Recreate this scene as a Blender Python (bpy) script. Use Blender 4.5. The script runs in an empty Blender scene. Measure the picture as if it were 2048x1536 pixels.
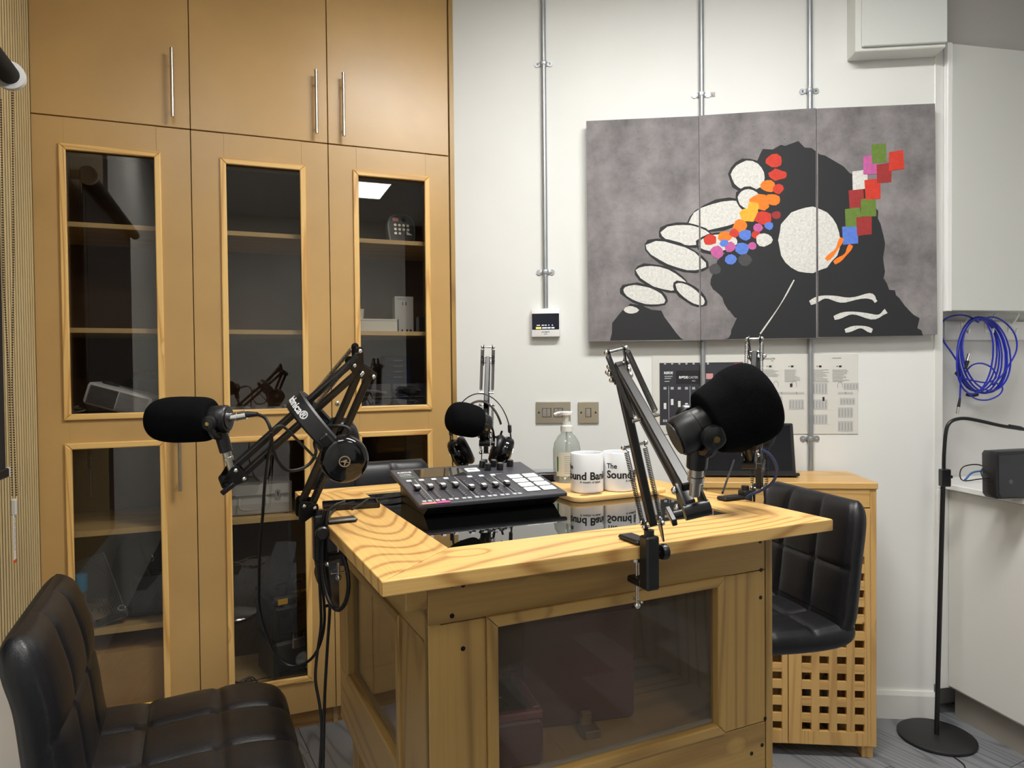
import bpy, bmesh, math, random
from mathutils import Vector, Matrix, geometry
random.seed(7)
S = bpy.context.scene
COL = S.collection
# ------------------------------------------------------------------ camera, light, exposure
EYE = Vector((0, 0, 1.42)); FPX = 1405.66
_pi, _ro = math.radians(1.0851), math.radians(-0.5651)
FW = Vector((0, math.cos(_pi), -math.sin(_pi)))
_r = Vector((1, 0, 0)); _u = _r.cross(FW)
RT = _r * math.cos(_ro) + _u * math.sin(_ro)
UP = -_r * math.sin(_ro) + _u * math.cos(_ro)
cd = bpy.data.cameras.new('camera'); cam = bpy.data.objects.new('camera', cd); COL.objects.link(cam)
cd.sensor_width = 36; cd.lens = FPX / 2048 * 36; cd.clip_start = .02
M = Matrix.Identity(4)
for i in range(3):
    M[i][0], M[i][1], M[i][2], M[i][3] = RT[i], UP[i], -FW[i], EYE[i]
cam.matrix_world = M; S.camera = cam
S.view_settings.view_transform = 'Standard'; S.view_settings.look = 'None'
S.view_settings.gamma = 1; S.view_settings.use_curve_mapping = False
S.view_settings.exposure = 0.95
w = bpy.data.worlds.new('world'); S.world = w; w.use_nodes = True
w.node_tree.nodes['Background'].inputs[0].default_value = (.6, .65, .7, 1)
w.node_tree.nodes['Background'].inputs[1].default_value = .05
CEIL = 3.12
# ceiling luminaires: x, y, width, depth, brightness (panels built further down around these)
PANELS = [(.55, 1.55, 1.2, .3, 33.), (1.2, -.4, .6, .6, 12.), (-.35, .35, .6, .6, 9.), (-.2, -2.5, .6, .6, 13.), (2.1, -2.0, .6, .6, 6.)]

def ray(u, v): return FW + RT * ((u - 1024) / FPX) - UP * ((v - 768) / FPX)
def P(u, v, Y):                       # the point of the room at distance Y in front of the eye's plane
    q = ray(u, v); return EYE + q * (Y / q.y)
def G(u, v, z):                       # the point at height z
    q = ray(u, v); return EYE + q * ((z - EYE.z) / q.z)
def T(x, y, z=0, yaw=0): return Matrix.Translation((x, y, z)) @ Matrix.Rotation(math.radians(yaw), 4, 'Z')
CUP = T(-.25357, 2.98589, 0, 20.922)   # cupboard front, origin at its right end on the floor
WAL = T(.1008, 2.9712, 0, -5.809)      # back wall
DSK = T(-.19519, 1.03325, 0, 25.144)   # desk, near left corner
def on(fr, u, v, dep=0):              # where the sight line meets a vertical plane of a frame -> local x, z
    n = (fr.to_3x3() @ Vector((0, -1, 0))); o = fr.translation + n * dep; q = ray(u, v)
    p = EYE + q * (n.dot(o - EYE) / n.dot(q)); l = fr.inverted() @ p; return l.x, l.z
def on_s(fr, u, v, x):                # meets the plane local x = const -> local y, z
    n = (fr.to_3x3() @ Vector((1, 0, 0))); o = fr @ Vector((x, 0, 0)); q = ray(u, v)
    p = EYE + q * (n.dot(o - EYE) / n.dot(q)); l = fr.inverted() @ p; return l.y, l.z

# ------------------------------------------------------------------ materials
def lin(c):
    return tuple(((x / 255) / 12.92 if x / 255 <= .04045 else ((x / 255 + .055) / 1.055) ** 2.4) for x in c) + (1,)
_MC = {}
def mat(name, rgb, rough=.5, metal=0., noise=0., nscale=20., bump=0., spec=.5, emit=0., coat=0., bscale=None):
    if name in _MC: return _MC[name]
    m = bpy.data.materials.new(name); m.use_nodes = True; nt = m.node_tree; b = nt.nodes['Principled BSDF']
    b.inputs['Base Color'].default_value = lin(rgb); b.inputs['Roughness'].default_value = rough
    b.inputs['Metallic'].default_value = metal; b.inputs['Specular IOR Level'].default_value = spec
    b.inputs['Coat Weight'].default_value = coat; b.inputs['Coat Roughness'].default_value = .08
    if emit:
        b.inputs['Emission Color'].default_value = lin(rgb); b.inputs['Emission Strength'].default_value = emit
    if noise or bump:
        tc = nt.nodes.new('ShaderNodeTexCoord'); n = nt.nodes.new('ShaderNodeTexNoise')
        n.inputs['Scale'].default_value = nscale; n.inputs['Detail'].default_value = 5
        nt.links.new(tc.outputs['Object'], n.inputs['Vector'])
        if noise:
            mx = nt.nodes.new('ShaderNodeMix'); mx.data_type = 'RGBA'
            c = lin(rgb); mx.inputs[6].default_value = tuple(x * (1 - noise) for x in c[:3]) + (1,)
            mx.inputs[7].default_value = tuple(min(1, x * (1 + noise)) for x in c[:3]) + (1,)
            mr = nt.nodes.new('ShaderNodeMapRange'); mr.inputs[1].default_value = .3; mr.inputs[2].default_value = .7
            nt.links.new(n.outputs['Fac'], mr.inputs[0]); nt.links.new(mr.outputs[0], mx.inputs[0])
            nt.links.new(mx.outputs[2], b.inputs['Base Color'])
        if bump:
            n2 = n
            if bscale:
                n2 = nt.nodes.new('ShaderNodeTexNoise'); n2.inputs['Scale'].default_value = bscale; n2.inputs['Detail'].default_value = 4
                nt.links.new(tc.outputs['Object'], n2.inputs['Vector'])
            bp = nt.nodes.new('ShaderNodeBump'); bp.inputs['Strength'].default_value = bump; bp.inputs['Distance'].default_value = .002
            nt.links.new(n2.outputs['Fac'], bp.inputs['Height']); nt.links.new(bp.outputs[0], b.inputs['Normal'])
    _MC[name] = m; return m

def wood(name, light, dark, axis, rings=9., scale=3.2, stretch=.13, knots=True, rough=.42, contrast=1., knot_rgb=(96, 58, 26), coat=.15):
    """plank wood: contour lines of a stretched noise, fine fibres and knots; grain runs along the axis"""
    if name in _MC: return _MC[name]
    m = bpy.data.materials.new(name); m.use_nodes = True; nt = m.node_tree; N = nt.nodes; L = nt.links; b = N['Principled BSDF']
    tc = N.new('ShaderNodeTexCoord'); oi = N.new('ShaderNodeObjectInfo')
    mp = N.new('ShaderNodeMapping'); sc = [1, 1, 1]; sc[axis] = stretch; mp.inputs['Scale'].default_value = sc
    L.new(tc.outputs['Object'], mp.inputs['Vector'])
    ml = N.new('ShaderNodeVectorMath'); ml.operation = 'SCALE'; ml.inputs[0].default_value = (13, 7, 5); L.new(oi.outputs['Random'], ml.inputs['Scale'])
    ad = N.new('ShaderNodeVectorMath'); ad.operation = 'ADD'; L.new(mp.outputs[0], ad.inputs[0]); L.new(ml.outputs[0], ad.inputs[1])
    n = N.new('ShaderNodeTexNoise'); n.inputs['Scale'].default_value = scale; n.inputs['Detail'].default_value = 1.5; n.inputs['Roughness'].default_value = .4
    L.new(ad.outputs[0], n.inputs['Vector'])
    vo = N.new('ShaderNodeTexVoronoi'); vo.inputs['Scale'].default_value = 4.6
    mp2 = N.new('ShaderNodeMapping'); sc2 = [1, 1, 1]; sc2[axis] = .6; mp2.inputs['Scale'].default_value = sc2
    ad2 = N.new('ShaderNodeVectorMath'); ad2.operation = 'ADD'; L.new(tc.outputs['Object'], mp2.inputs[0]); L.new(mp2.outputs[0], ad2.inputs[0]); L.new(ml.outputs[0], ad2.inputs[1])
    L.new(ad2.outputs[0], vo.inputs['Vector'])
    def math_(op, a, bb=None, clamp=False):
        q = N.new('ShaderNodeMath'); q.operation = op; q.use_clamp = clamp
        for i, x in enumerate((a, bb)):
            if x is None: continue
            if hasattr(x, 'is_output'): L.new(x, q.inputs[i])
            else: q.inputs[i].default_value = x
        return q.outputs[0]
    kn = math_('SUBTRACT', 1, math_('MULTIPLY', vo.outputs['Distance'], 6.5), True)   # 1 at a knot's centre
    h = math_('ADD', math_('MULTIPLY', n.outputs['Fac'], rings * 2.), math_('MULTIPLY', kn, 1.6 if knots else 0))
    sn = math_('COSINE', math_('MULTIPLY', h, 6.283))
    ln = math_('POWER', math_('ADD', math_('MULTIPLY', sn, .5), .5), 5.)
    mp3 = N.new('ShaderNodeMapping'); sc3 = [220, 220, 220]; sc3[axis] = 4; mp3.inputs['Scale'].default_value = sc3
    L.new(tc.outputs['Object'], mp3.inputs[0]); fi = N.new('ShaderNodeTexNoise'); fi.inputs['Scale'].default_value = 1; L.new(mp3.outputs[0], fi.inputs['Vector'])
    sl = N.new('ShaderNodeTexNoise'); sl.inputs['Scale'].default_value = 1.6; L.new(ad.outputs[0], sl.inputs['Vector'])
    f = math_('ADD', math_('MULTIPLY', ln, .55 * contrast), math_('MULTIPLY', math_('SUBTRACT', fi.outputs['Fac'], .45), .5 * contrast))
    f = math_('ADD', f, math_('MULTIPLY', math_('SUBTRACT', sl.outputs['Fac'], .45), .6 * contrast), True)
    mx = N.new('ShaderNodeMix'); mx.data_type = 'RGBA'; mx.inputs[6].default_value = lin(light); mx.inputs[7].default_value = lin(dark); L.new(f, mx.inputs[0])
    out = mx.outputs[2]
    if knots:
        kf = math_('MULTIPLY', math_('SUBTRACT', math_('ADD', kn, math_('MULTIPLY', math_('SUBTRACT', fi.outputs['Fac'], .5), .1)), .74), 9., True)
        kf = math_('MULTIPLY', kf, .8)
        m2 = N.new('ShaderNodeMix'); m2.data_type = 'RGBA'; m2.inputs[7].default_value = lin(knot_rgb); L.new(out, m2.inputs[6]); L.new(kf, m2.inputs[0]); out = m2.outputs[2]
    L.new(out, b.inputs['Base Color']); b.inputs['Roughness'].default_value = rough; b.inputs['Coat Weight'].default_value = coat; b.inputs['Coat Roughness'].default_value = .25
    bp = N.new('ShaderNodeBump'); bp.inputs['Strength'].default_value = .12; bp.inputs['Distance'].default_value = .001; L.new(fi.outputs['Fac'], bp.inputs['Height']); L.new(bp.outputs[0], b.inputs['Normal'])
    _MC[name] = m; return m

def schlick(N, L, f0, gain=1.):
    lw = N.new('ShaderNodeLayerWeight'); lw.inputs[0].default_value = .5
    p = N.new('ShaderNodeMath'); p.operation = 'POWER'; p.inputs[1].default_value = 5; L.new(lw.outputs['Facing'], p.inputs[0])
    m1 = N.new('ShaderNodeMath'); m1.operation = 'MULTIPLY_ADD'; m1.inputs[1].default_value = (1 - f0) * gain; m1.inputs[2].default_value = f0 * gain; m1.use_clamp = True; L.new(p.outputs[0], m1.inputs[0])
    return m1.outputs[0]
def glass(name, tint=(200, 200, 200), ior=1.5, gain=1., haze=0., hazergb=(200, 200, 200)):
    """thin sheet glass: lets light through with a tint and mirrors by Fresnel"""
    if name in _MC: return _MC[name]
    m = bpy.data.materials.new(name); m.use_nodes = True; nt = m.node_tree; N = nt.nodes; L = nt.links
    N.remove(N['Principled BSDF']); o = N['Material Output']
    t = N.new('ShaderNodeBsdfTransparent'); t.inputs[0].default_value = lin(tint)
    g = N.new('ShaderNodeBsdfGlossy'); g.inputs['Roughness'].default_value = 0.0
    mx = N.new('ShaderNodeMixShader'); L.new(schlick(N, L, ((ior - 1) / (ior + 1)) ** 2, gain), mx.inputs[0]); src = t.outputs[0]
    if haze:
        df = N.new('ShaderNodeBsdfDiffuse'); df.inputs[0].default_value = lin(hazergb); hm = N.new('ShaderNodeMixShader'); hm.inputs[0].default_value = haze
        L.new(t.outputs[0], hm.inputs[1]); L.new(df.outputs[0], hm.inputs[2]); src = hm.outputs[0]
    L.new(src, mx.inputs[1]); L.new(g.outputs[0], mx.inputs[2]); L.new(mx.outputs[0], o.inputs[0])
    _MC[name] = m; return m

def mirror_glass(name, rgb, ior, gain):
    m = bpy.data.materials.new(name); m.use_nodes = True; nt = m.node_tree; N = nt.nodes; L = nt.links
    N.remove(N['Principled BSDF']); o = N['Material Output']
    d = N.new('ShaderNodeBsdfDiffuse'); d.inputs[0].default_value = lin(rgb); g = N.new('ShaderNodeBsdfGlossy'); g.inputs['Roughness'].default_value = .012
    mx = N.new('ShaderNodeMixShader'); L.new(schlick(N, L, ((ior - 1) / (ior + 1)) ** 2, gain), mx.inputs[0]); L.new(d.outputs[0], mx.inputs[1]); L.new(g.outputs[0], mx.inputs[2]); L.new(mx.outputs[0], o.inputs[0])
    return m

def concrete():
    m = mat('printed_concrete', (120, 116, 118), .75, noise=.0); nt = m.node_tree; N = nt.nodes; L = nt.links; b = N['Principled BSDF']
    tc = N.new('ShaderNodeTexCoord')
    n = N.new('ShaderNodeTexNoise'); n.inputs['Scale'].default_value = 5; n.inputs['Detail'].default_value = 9; n.inputs['Roughness'].default_value = .68; L.new(tc.outputs['Object'], n.inputs[0])
    cr = N.new('ShaderNodeValToRGB'); cr.color_ramp.elements[0].position = .33; cr.color_ramp.elements[0].color = lin((94, 90, 92)); cr.color_ramp.elements[1].position = .68; cr.color_ramp.elements[1].color = lin((146, 141, 142))
    L.new(n.outputs['Fac'], cr.inputs[0])
    v = N.new('ShaderNodeTexVoronoi'); v.inputs['Scale'].default_value = 42; L.new(tc.outputs['Object'], v.inputs[0])
    r = N.new('ShaderNodeMapRange'); r.inputs[1].default_value = .05; r.inputs[2].default_value = .13; r.inputs[3].default_value = .5; r.inputs[4].default_value = 1; L.new(v.outputs['Distance'], r.inputs[0])
    n2 = N.new('ShaderNodeTexNoise'); n2.inputs['Scale'].default_value = 3; L.new(tc.outputs['Object'], n2.inputs[0])
    r2 = N.new('ShaderNodeMapRange'); r2.inputs[1].default_value = .5; r2.inputs[2].default_value = .6; L.new(n2.outputs['Fac'], r2.inputs[0])
    mx = N.new('ShaderNodeMix'); mx.data_type = 'RGBA'; mx.blend_type = 'MULTIPLY'; L.new(r2.outputs[0], mx.inputs[0]); L.new(cr.outputs[0], mx.inputs[6]); L.new(r.outputs[0], mx.inputs[7])
    L.new(mx.outputs[2], b.inputs['Base Color']); return m

# ------------------------------------------------------------------ mesh building
class MB:
    def __init__(s): s.bm = bmesh.new()
    def box(s, x0, x1, y0, y1, z0, z1, bev=0., mtx=None, seg=1):
        vs = bmesh.ops.create_cube(s.bm, size=1)['verts']
        c = Vector(((x0 + x1) / 2, (y0 + y1) / 2, (z0 + z1) / 2)); d = Vector((abs(x1 - x0), abs(y1 - y0), abs(z1 - z0)))
        for v in vs: v.co = Vector((v.co.x * d.x, v.co.y * d.y, v.co.z * d.z)) + c
        if bev:
            es = list({e for v in vs for e in v.link_edges})
            r = bmesh.ops.bevel(s.bm, geom=es, offset=min(bev, min(d) * .45), segments=seg, affect='EDGES', profile=.5)
            vs = list({v for f in r['faces'] for v in f.verts} | {v for v in vs if v.is_valid})
        if mtx is not None:
            for v in vs: v.co = mtx @ v.co
        return s
    def grid(s, rows, closed_u=False, cap=False):
        V = [[s.bm.verts.new(p) for p in r] for r in rows]; n = len(V[0])
        for a, b in zip(V, V[1:]):
            for j in range(n if closed_u else n - 1):
                k = (j + 1) % n
                try: s.bm.faces.new((a[j], a[k], b[k], b[j]))
                except ValueError: pass
        if cap:
            for r in (V[0][::-1], V[-1]):
                try: s.bm.faces.new(r)
                except ValueError: pass
        return s
    def lathe(s, prof, mtx=None, seg=24, cap=True):   # prof: (radius, height) along z
        mtx = mtx or Matrix.Identity(4)
        s.grid([[mtx @ Vector((r * math.cos(2 * math.pi * k / seg), r * math.sin(2 * math.pi * k / seg), h)) for k in range(seg)] for r, h in prof], True, cap); return s
    def cyl(s, a, b, r, r2=None, seg=16):
        a, b = Vector(a), Vector(b); return s.lathe([(r, 0), (r if r2 is None else r2, (b - a).length)], aim(a, b), seg)
    def ball(s, c, r, seg=10):
        return s.lathe([(max(1e-4, r * math.sin(math.pi * i / 8)), -r * math.cos(math.pi * i / 8)) for i in range(9)], Matrix.Translation(Vector(c)), seg)
    def tube(s, pts, r, seg=8, smooth=4):
        pts = [Vector(p) for p in pts]
        if smooth > 1: pts = spline(pts, smooth)
        if len(pts) < 2: return s
        t0 = (pts[1] - pts[0]).normalized(); nrm = t0.orthogonal().normalized(); rows = []
        for i, p in enumerate(pts):
            t = (pts[min(i + 1, len(pts) - 1)] - pts[max(i - 1, 0)])
            t = t.normalized() if t.length > 1e-9 else t0
            nrm = (nrm - t * nrm.dot(t)).normalized(); bi = t.cross(nrm)
            rows.append([p + (nrm * math.cos(2 * math.pi * k / seg) + bi * math.sin(2 * math.pi * k / seg)) * r for k in range(seg)])
        s.grid(rows, True, True); return s
    def bar(s, a, b, wdt, hgt, side):                 # rectangular bar between two points; side = direction of its width
        a, b = Vector(a), Vector(b); t = (b - a); l = t.length; t.normalize(); sd = Vector(side); sd = (sd - t * sd.dot(t)).normalized(); up = t.cross(sd)
        m = Matrix.Identity(4)
        for i in range(3): m[i][0], m[i][1], m[i][2], m[i][3] = sd[i], up[i], t[i], a[i]
        s.box(-wdt / 2, wdt / 2, -hgt / 2, hgt / 2, 0, l, min(wdt, hgt) * .15, m); return s
    def prism(s, poly, d0, d1, mtx=None, bev=0.):             # poly (x,z) extruded along y from d0 to d1
        mtx = mtx or Matrix.Identity(4)
        A = [s.bm.verts.new(mtx @ Vector((x, d0, z))) for x, z in poly]; B = [s.bm.verts.new(mtx @ Vector((x, d1, z))) for x, z in poly]; n = len(poly)
        fs = [s.bm.faces.new(A), s.bm.faces.new(B[::-1])]
        for i in range(n): fs.append(s.bm.faces.new((A[i], B[i], B[(i + 1) % n], A[(i + 1) % n])))
        if bev:
            bmesh.ops.recalc_face_normals(s.bm, faces=fs)
            es = list({e for f in fs[:2] for e in f.edges}); bmesh.ops.bevel(s.bm, geom=es, offset=bev, segments=2, affect='EDGES', profile=.5)
        return s
    def xform(s, m):
        for v in s.bm.verts: v.co = m @ v.co
        return s
def aim(a, b, roll=None):
    a, b = Vector(a), Vector(b); z = (b - a).normalized(); x = z.orthogonal().normalized() if roll is None else (Vector(roll) - z * z.dot(Vector(roll))).normalized(); y = z.cross(x)
    m = Matrix.Identity(4)
    for i in range(3): m[i][0], m[i][1], m[i][2], m[i][3] = x[i], y[i], z[i], a[i]
    return m
def basis(o, x, z):
    x = Vector(x).normalized(); z = Vector(z); z = (z - x * z.dot(x)).normalized(); y = z.cross(x); m = Matrix.Identity(4); o = Vector(o)
    for i in range(3): m[i][0], m[i][1], m[i][2], m[i][3] = x[i], y[i], z[i], o[i]
    return m
def spline(p, n):
    q = [p[0] * 2 - p[1]] + p + [p[-1] * 2 - p[-2]]; o = []
    for i in range(1, len(q) - 2):
        a, b, c, d = q[i - 1:i + 3]
        for k in range(n):
            t = k / n; o.append(.5 * ((2 * b) + (c - a) * t + (2 * a - 5 * b + 4 * c - d) * t * t + (3 * b - a - 3 * c + d) * t ** 3))
    return o + [p[-1]]
ROOT = {}
def thing(name, label, cat, m=None, group=None):
    o = bpy.data.objects.new(name, None); COL.objects.link(o); m = m or Matrix.Identity(4)
    o.matrix_world = m; o.empty_display_size = .05; ROOT[o.name] = m.copy(); o['label'] = label; o['category'] = cat
    if group: o['group'] = group
    return o
def rootm(o):
    while o.parent: o = o.parent
    return ROOT.get(o.name, Matrix.Identity(4))
def obj(name, mb, m, par=None, world=False, smooth=False, label=None, kind=None, angle=40, loc=None):
    if world and par is not None: mb.xform(rootm(par).inverted())
    bm = mb.bm; bmesh.ops.recalc_face_normals(bm, faces=bm.faces)
    me = bpy.data.meshes.new(name); bm.to_mesh(me); bm.free(); me.materials.append(m)
    if smooth:
        me.shade_smooth(); me.set_sharp_from_angle(angle=math.radians(angle))
    o = bpy.data.objects.new(name, me); COL.objects.link(o)
    if par is not None: o.parent = par
    if loc is not None: o.location = loc
    if label: o['label'] = label
    if kind: o['kind'] = kind
    return o
def solo(name, label, cat, mb, m, mtx=None, group=None, **k):      # a thing that is one mesh
    if k.pop('world', False) and mtx is not None: mb.xform(mtx.inverted())
    o = obj(name, mb, m, **k); o.matrix_world = mtx or Matrix.Identity(4); ROOT[o.name] = (mtx or Matrix.Identity(4)).copy(); o['label'] = label; o['category'] = cat
    if group: o['group'] = group
    return o
def struct(name, mb, m, mtx=None, par=None, smooth=False):
    o = obj(name, mb, m, par, smooth=smooth)
    if par is None:
        o['kind'] = 'structure'; o.matrix_world = mtx or Matrix.Identity(4); ROOT[o.name] = (mtx or Matrix.Identity(4)).copy()
    return o
def B(*a, **k): return MB().box(*a, **k)
def text_mb(txt, size, mtx, bold=0., align='LEFT', thick=.0003, wrap=None, squeeze=1.):
    """lettering as real thin geometry; text lies in local x (reading) / y (up)"""
    c = bpy.data.curves.new('t', 'FONT'); c.body = txt; c.size = size; c.align_x = align; c.offset = bold; c.resolution_u = 3; c.extrude = thick
    o = bpy.data.objects.new('t', c); me = bpy.data.meshes.new_from_object(o); mb = MB(); mb.bm.from_mesh(me)
    bpy.data.objects.remove(o); bpy.data.curves.remove(c); bpy.data.meshes.remove(me)
    for v in mb.bm.verts: v.co.x *= squeeze
    if wrap:
        for v in mb.bm.verts: v.co = wrap(v.co)
    if mtx is not None: mb.xform(mtx)
    return mb
def join(a, b):
    me = bpy.data.meshes.new('j'); b.bm.to_mesh(me); b.bm.free(); a.bm.from_mesh(me); bpy.data.meshes.remove(me); return a

# palette
mdf = mat('waxed_mdf', (188, 151, 94), .33, noise=.10, nscale=2.6, bump=.05, bscale=260, spec=.5)
mdf_in = mat('mdf_inside', (150, 122, 84), .6, noise=.1, nscale=4)
back_in = mat('cupboard_back', (96, 70, 48), .6, noise=.1, nscale=3)
beadm = [wood('pine_bead_' + 'xyz'[a], (232, 190, 116), (182, 126, 56), a, 8, 7, .06, knots=True, contrast=1.1) for a in range(3)]
pine = [wood('pine_top_' + 'xyz'[a], (222, 180, 108), (150, 98, 42), a, 21, 2.6, .24, contrast=1.1) for a in range(3)]
pine2 = [wood('pine_frame_' + 'xyz'[a], (176, 141, 80), (104, 70, 32), a, 9, 3.4, .09, contrast=.8) for a in range(3)]  # table pine toned darker: the shade on its front is in the colour
pineh = [wood('pine_cabinet_' + 'xyz'[a], (212, 170, 104), (150, 104, 52), a, 8, 5, .07, knots=True, contrast=.7) for a in range(3)]
shelfm = [wood('shelf_wood_' + 'xyz'[a], (206, 178, 124), (168, 134, 82), a, 6, 4, .1, knots=False, contrast=.7) for a in range(3)]
slatm = wood('oak_slat', (214, 190, 142), (184, 156, 108), 2, 6, 9, .05, knots=False, contrast=.6, rough=.55, coat=0)
felt = mat('black_felt', (52, 42, 28), .95)
wallm = mat('white_wall_paint', (226, 227, 224), .6, noise=.02, nscale=3, bump=.05, bscale=120)
ceilm = mat('ceiling_paint', (222, 222, 220), .8)
whitep = mat('white_laminate', (226, 226, 222), .3)
whitem = mat('white_melamine', (216, 217, 212), .35)
whiteg = mat('white_gloss_plastic', (236, 236, 234), .22)
steel = mat('brushed_steel', (196, 190, 182), .28, 1.)
chrome = mat('chrome', (225, 225, 222), .1, 1.)
conduitm = mat('galvanised_conduit', (168, 172, 176), .42, .75, noise=.08, nscale=14)
blk = mat('black_powder_coat', (22, 22, 24), .38, spec=.5)
blkp = mat('black_plastic', (26, 26, 28), .32)
blkg = mat('black_gloss_plastic', (14, 14, 16), .1)
blkm = mat('black_matt', (16, 16, 17), .7)
foam = mat('black_foam', (17, 17, 19), 1., spec=.05, bump=1., bscale=900, noise=.2, nscale=500)
rub = mat('black_rubber_cable', (18, 18, 20), .45)
leather = mat('black_faux_leather', (21, 21, 24), .36, bump=.25, bscale=420, spec=.42)
dark = mat('dark_charcoal', (44, 44, 48), .5)
pvc_blue = mat('blue_cable', (26, 42, 170), .38)
# ------------------------------------------------------------------ the room
I4 = Matrix.Identity(4)
PLK = Matrix.Rotation(math.radians(-62), 4, 'Z')                     # planks run diagonally to the walls
struct('floor', B(-4, 4.5, -4.5, 4.2, -.06, -.004), mat('floor_screed', (60, 60, 62), .9))
fl = bpy.data.objects['floor']
plkm = wood('grey_vinyl_plank', (132, 134, 138), (88, 89, 93), 0, 9, 4.5, .12, knots=False, contrast=1.2, rough=.4, coat=0)
pme = {}
def plank(L_):
    if L_ not in pme:
        mb = B(.0012, L_ - .0012, .0012, .1788, -.006, 0, .0008); me = bpy.data.meshes.new('plank'); mb.bm.to_mesh(me); mb.bm.free(); me.materials.append(plkm); pme[L_] = me
    return pme[L_]
# planks are laid where the floor can be seen: behind and beside the table, in the right corner and round the camera side
for j in range(-16, 17):
    off = (j * .47) % 1.2
    for i in range(-4, 5):
        c = PLK @ Vector((i * 1.2 + off + .6, j * .18 + .09, 0))
        if -1.9 < c.x < 2.6 and .2 < c.y < 3.5:
            o = bpy.data.objects.new('plank', plank(1.2)); COL.objects.link(o); o.parent = fl
            o.matrix_local = Matrix.Rotation(math.radians(-62), 4, 'Z') @ Matrix.Translation((i * 1.2 + off, j * .18, 0))
mb = MB().box(-4, 4.5, -4.5, 4.2, CEIL, CEIL + .05); struct('ceiling', mb, ceilm)
# back wall (its frame: x to the right, y into the wall)
struct('wall_back', B(-.36, 1.597, 0, .12, 0, CEIL), wallm, WAL)
struct('baseboard_back', MB().prism([(0, 0), (-.016, 0), (-.016, .095), (-.010, .112), (0, .112)], 0, 1, Matrix(((0, 1, 0, 0), (1, 0, 0, 0), (0, 0, 1, 0), (0, 0, 0, 1)))).xform(Matrix.Diagonal((1.93, 1, 1, 1))).xform(Matrix.Translation((-.335, 0, 0))), whitep, WAL)
# right alcove frame: a wall set back a little, turned 12 degrees
ac = WAL @ Vector((1.597, 0, 0)); ALC = T(ac.x, ac.y, 0, 12)
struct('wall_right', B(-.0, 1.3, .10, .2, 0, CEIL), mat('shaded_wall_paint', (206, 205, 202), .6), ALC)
struct('trim_1', B(-.004, .036, -.004, .10, .14, 2.70, .002), whitep, ALC)
struct('wall_bulkhead', B(-.004, 1.3, .02, .10, 2.705, CEIL), mat('bulkhead_shaded_paint', (176, 173, 170), .6), ALC)  # greyed: the shade of the upper corner is put into the colour
# far right wall behind the base cabinets, rear walls
struct('wall_side', B(1.28, 1.4, -6.2, .1, 0, CEIL), wallm, ALC)
# left wall: white below, slatted oak above
LX = -1.512
LW = CUP @ T(LX, 0, 0, 0)
lw = struct('wall_left', B(-.12, 0, -5.2, .55, 0, CEIL), whitep, LW)
struct('panel_backing', B(0, .008, -1.5, -.004, .572, CEIL - .01), felt, None, lw)
sm = bpy.data.meshes.new('slat'); mb = B(.0082, .0108, -.0072, .0072, .572, CEIL - .012, .0006); mb.bm.to_mesh(sm); mb.bm.free(); sm.materials.append(slatm)
for k in range(50):
    o = bpy.data.objects.new('slat', sm); COL.objects.link(o); o.parent = lw; o.location = (0, -.016 - k * .0268, 0)
struct('wall_rear', B(-1.6, .95, -5.3, -5.2, 0, CEIL), wallm, CUP)
struct('wall_rear_dark', B(.95, 3.4, -5.3, -5.2, 0, CEIL), mat('dark_for_reflection', (40, 38, 40), .7), CUP)  # unseen wall part, added dark so that the cupboard glass reflects dark
for k, (x, y, wx, wy, e) in enumerate(PANELS):
    t = thing('ceiling_light', ['long ceiling light panel above the table', 'square ceiling light panel by the right wall', 'square ceiling light panel near the left wall',
              'square ceiling light panel behind the camera', 'square ceiling light panel in the far rear corner'][k], 'ceiling light', T(x, y, CEIL, 20.9 if k else -5.8))
    fr = MB()
    for a in (-1, 1):
        fr.box(a * wx / 2 - .012, a * wx / 2 + .012, -wy / 2 - .012, wy / 2 + .012, -.022, -.001); fr.box(-wx / 2, wx / 2, a * wy / 2 - .012, a * wy / 2 + .012, -.022, -.001)
    obj('frame', fr, whiteg, t)
    em = mat('light_diffuser_%d' % k, (252, 250, 246), .5, emit=e * 1.0)
    obj('diffuser', B(-wx / 2 + .01, wx / 2 - .01, -wy / 2 + .01, wy / 2 - .01, -.018, -.006), em, t)

# ------------------------------------------------------------------ fitted cupboard
cup = thing('fitted_cupboard', 'tall fitted cupboard of tan doors with pine-framed glass panels', 'cupboard', CUP)
XB = [-1.504, -.9985, -.5005, -.004]; ZS = 2.328; ZB = .074
ca = MB()
for x in (-1.508, -.9985, -.5005, -.001): ca.box(x - .009, x + .009, .022, .50, .0, 3.06)
ca.box(-1.5, 0, .022, .50, 3.04, 3.06); ca.box(-1.5, 0, .022, .50, 2.315, 2.335)
obj('carcass', ca, mdf_in, cup)
obj('back_panel', B(-1.5, 0, .46, .47, 0, 3.05), back_in, cup)
obj('plinth', B(-1.5, .0, .03, .05, 0, ZB - .004, .001), wood('plinth_wood', (150, 112, 62), (96, 66, 34), 0, 7, 4, .08), cup)
obj('end_trim', B(.002, .021, .004, .05, 0, CEIL - .02, .001), pine2[2], cup)
obj('shadow_strip', B(.021, .032, .02, .05, 0, CEIL - .02), mat('gap_shade', (88, 88, 92), .7), cup)  # dark strip put in for the shade in the gap by the wall
HAN = [(-1.054, 2.605, 2.357), (-.546, 2.598, 2.352), (-.442, 2.601, 2.353)]
def handle(par, x, zt, zb):
    h = MB().cyl((x, -.036, zb), (x, -.036, zt), .0062)
    for z in (zt - .045, zb + .03): h.cyl((x, -.036, z), (x, .001, z), .0035)
    obj('handle', h, steel, par, smooth=True)
dlab = ['left', 'middle', 'right']
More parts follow.
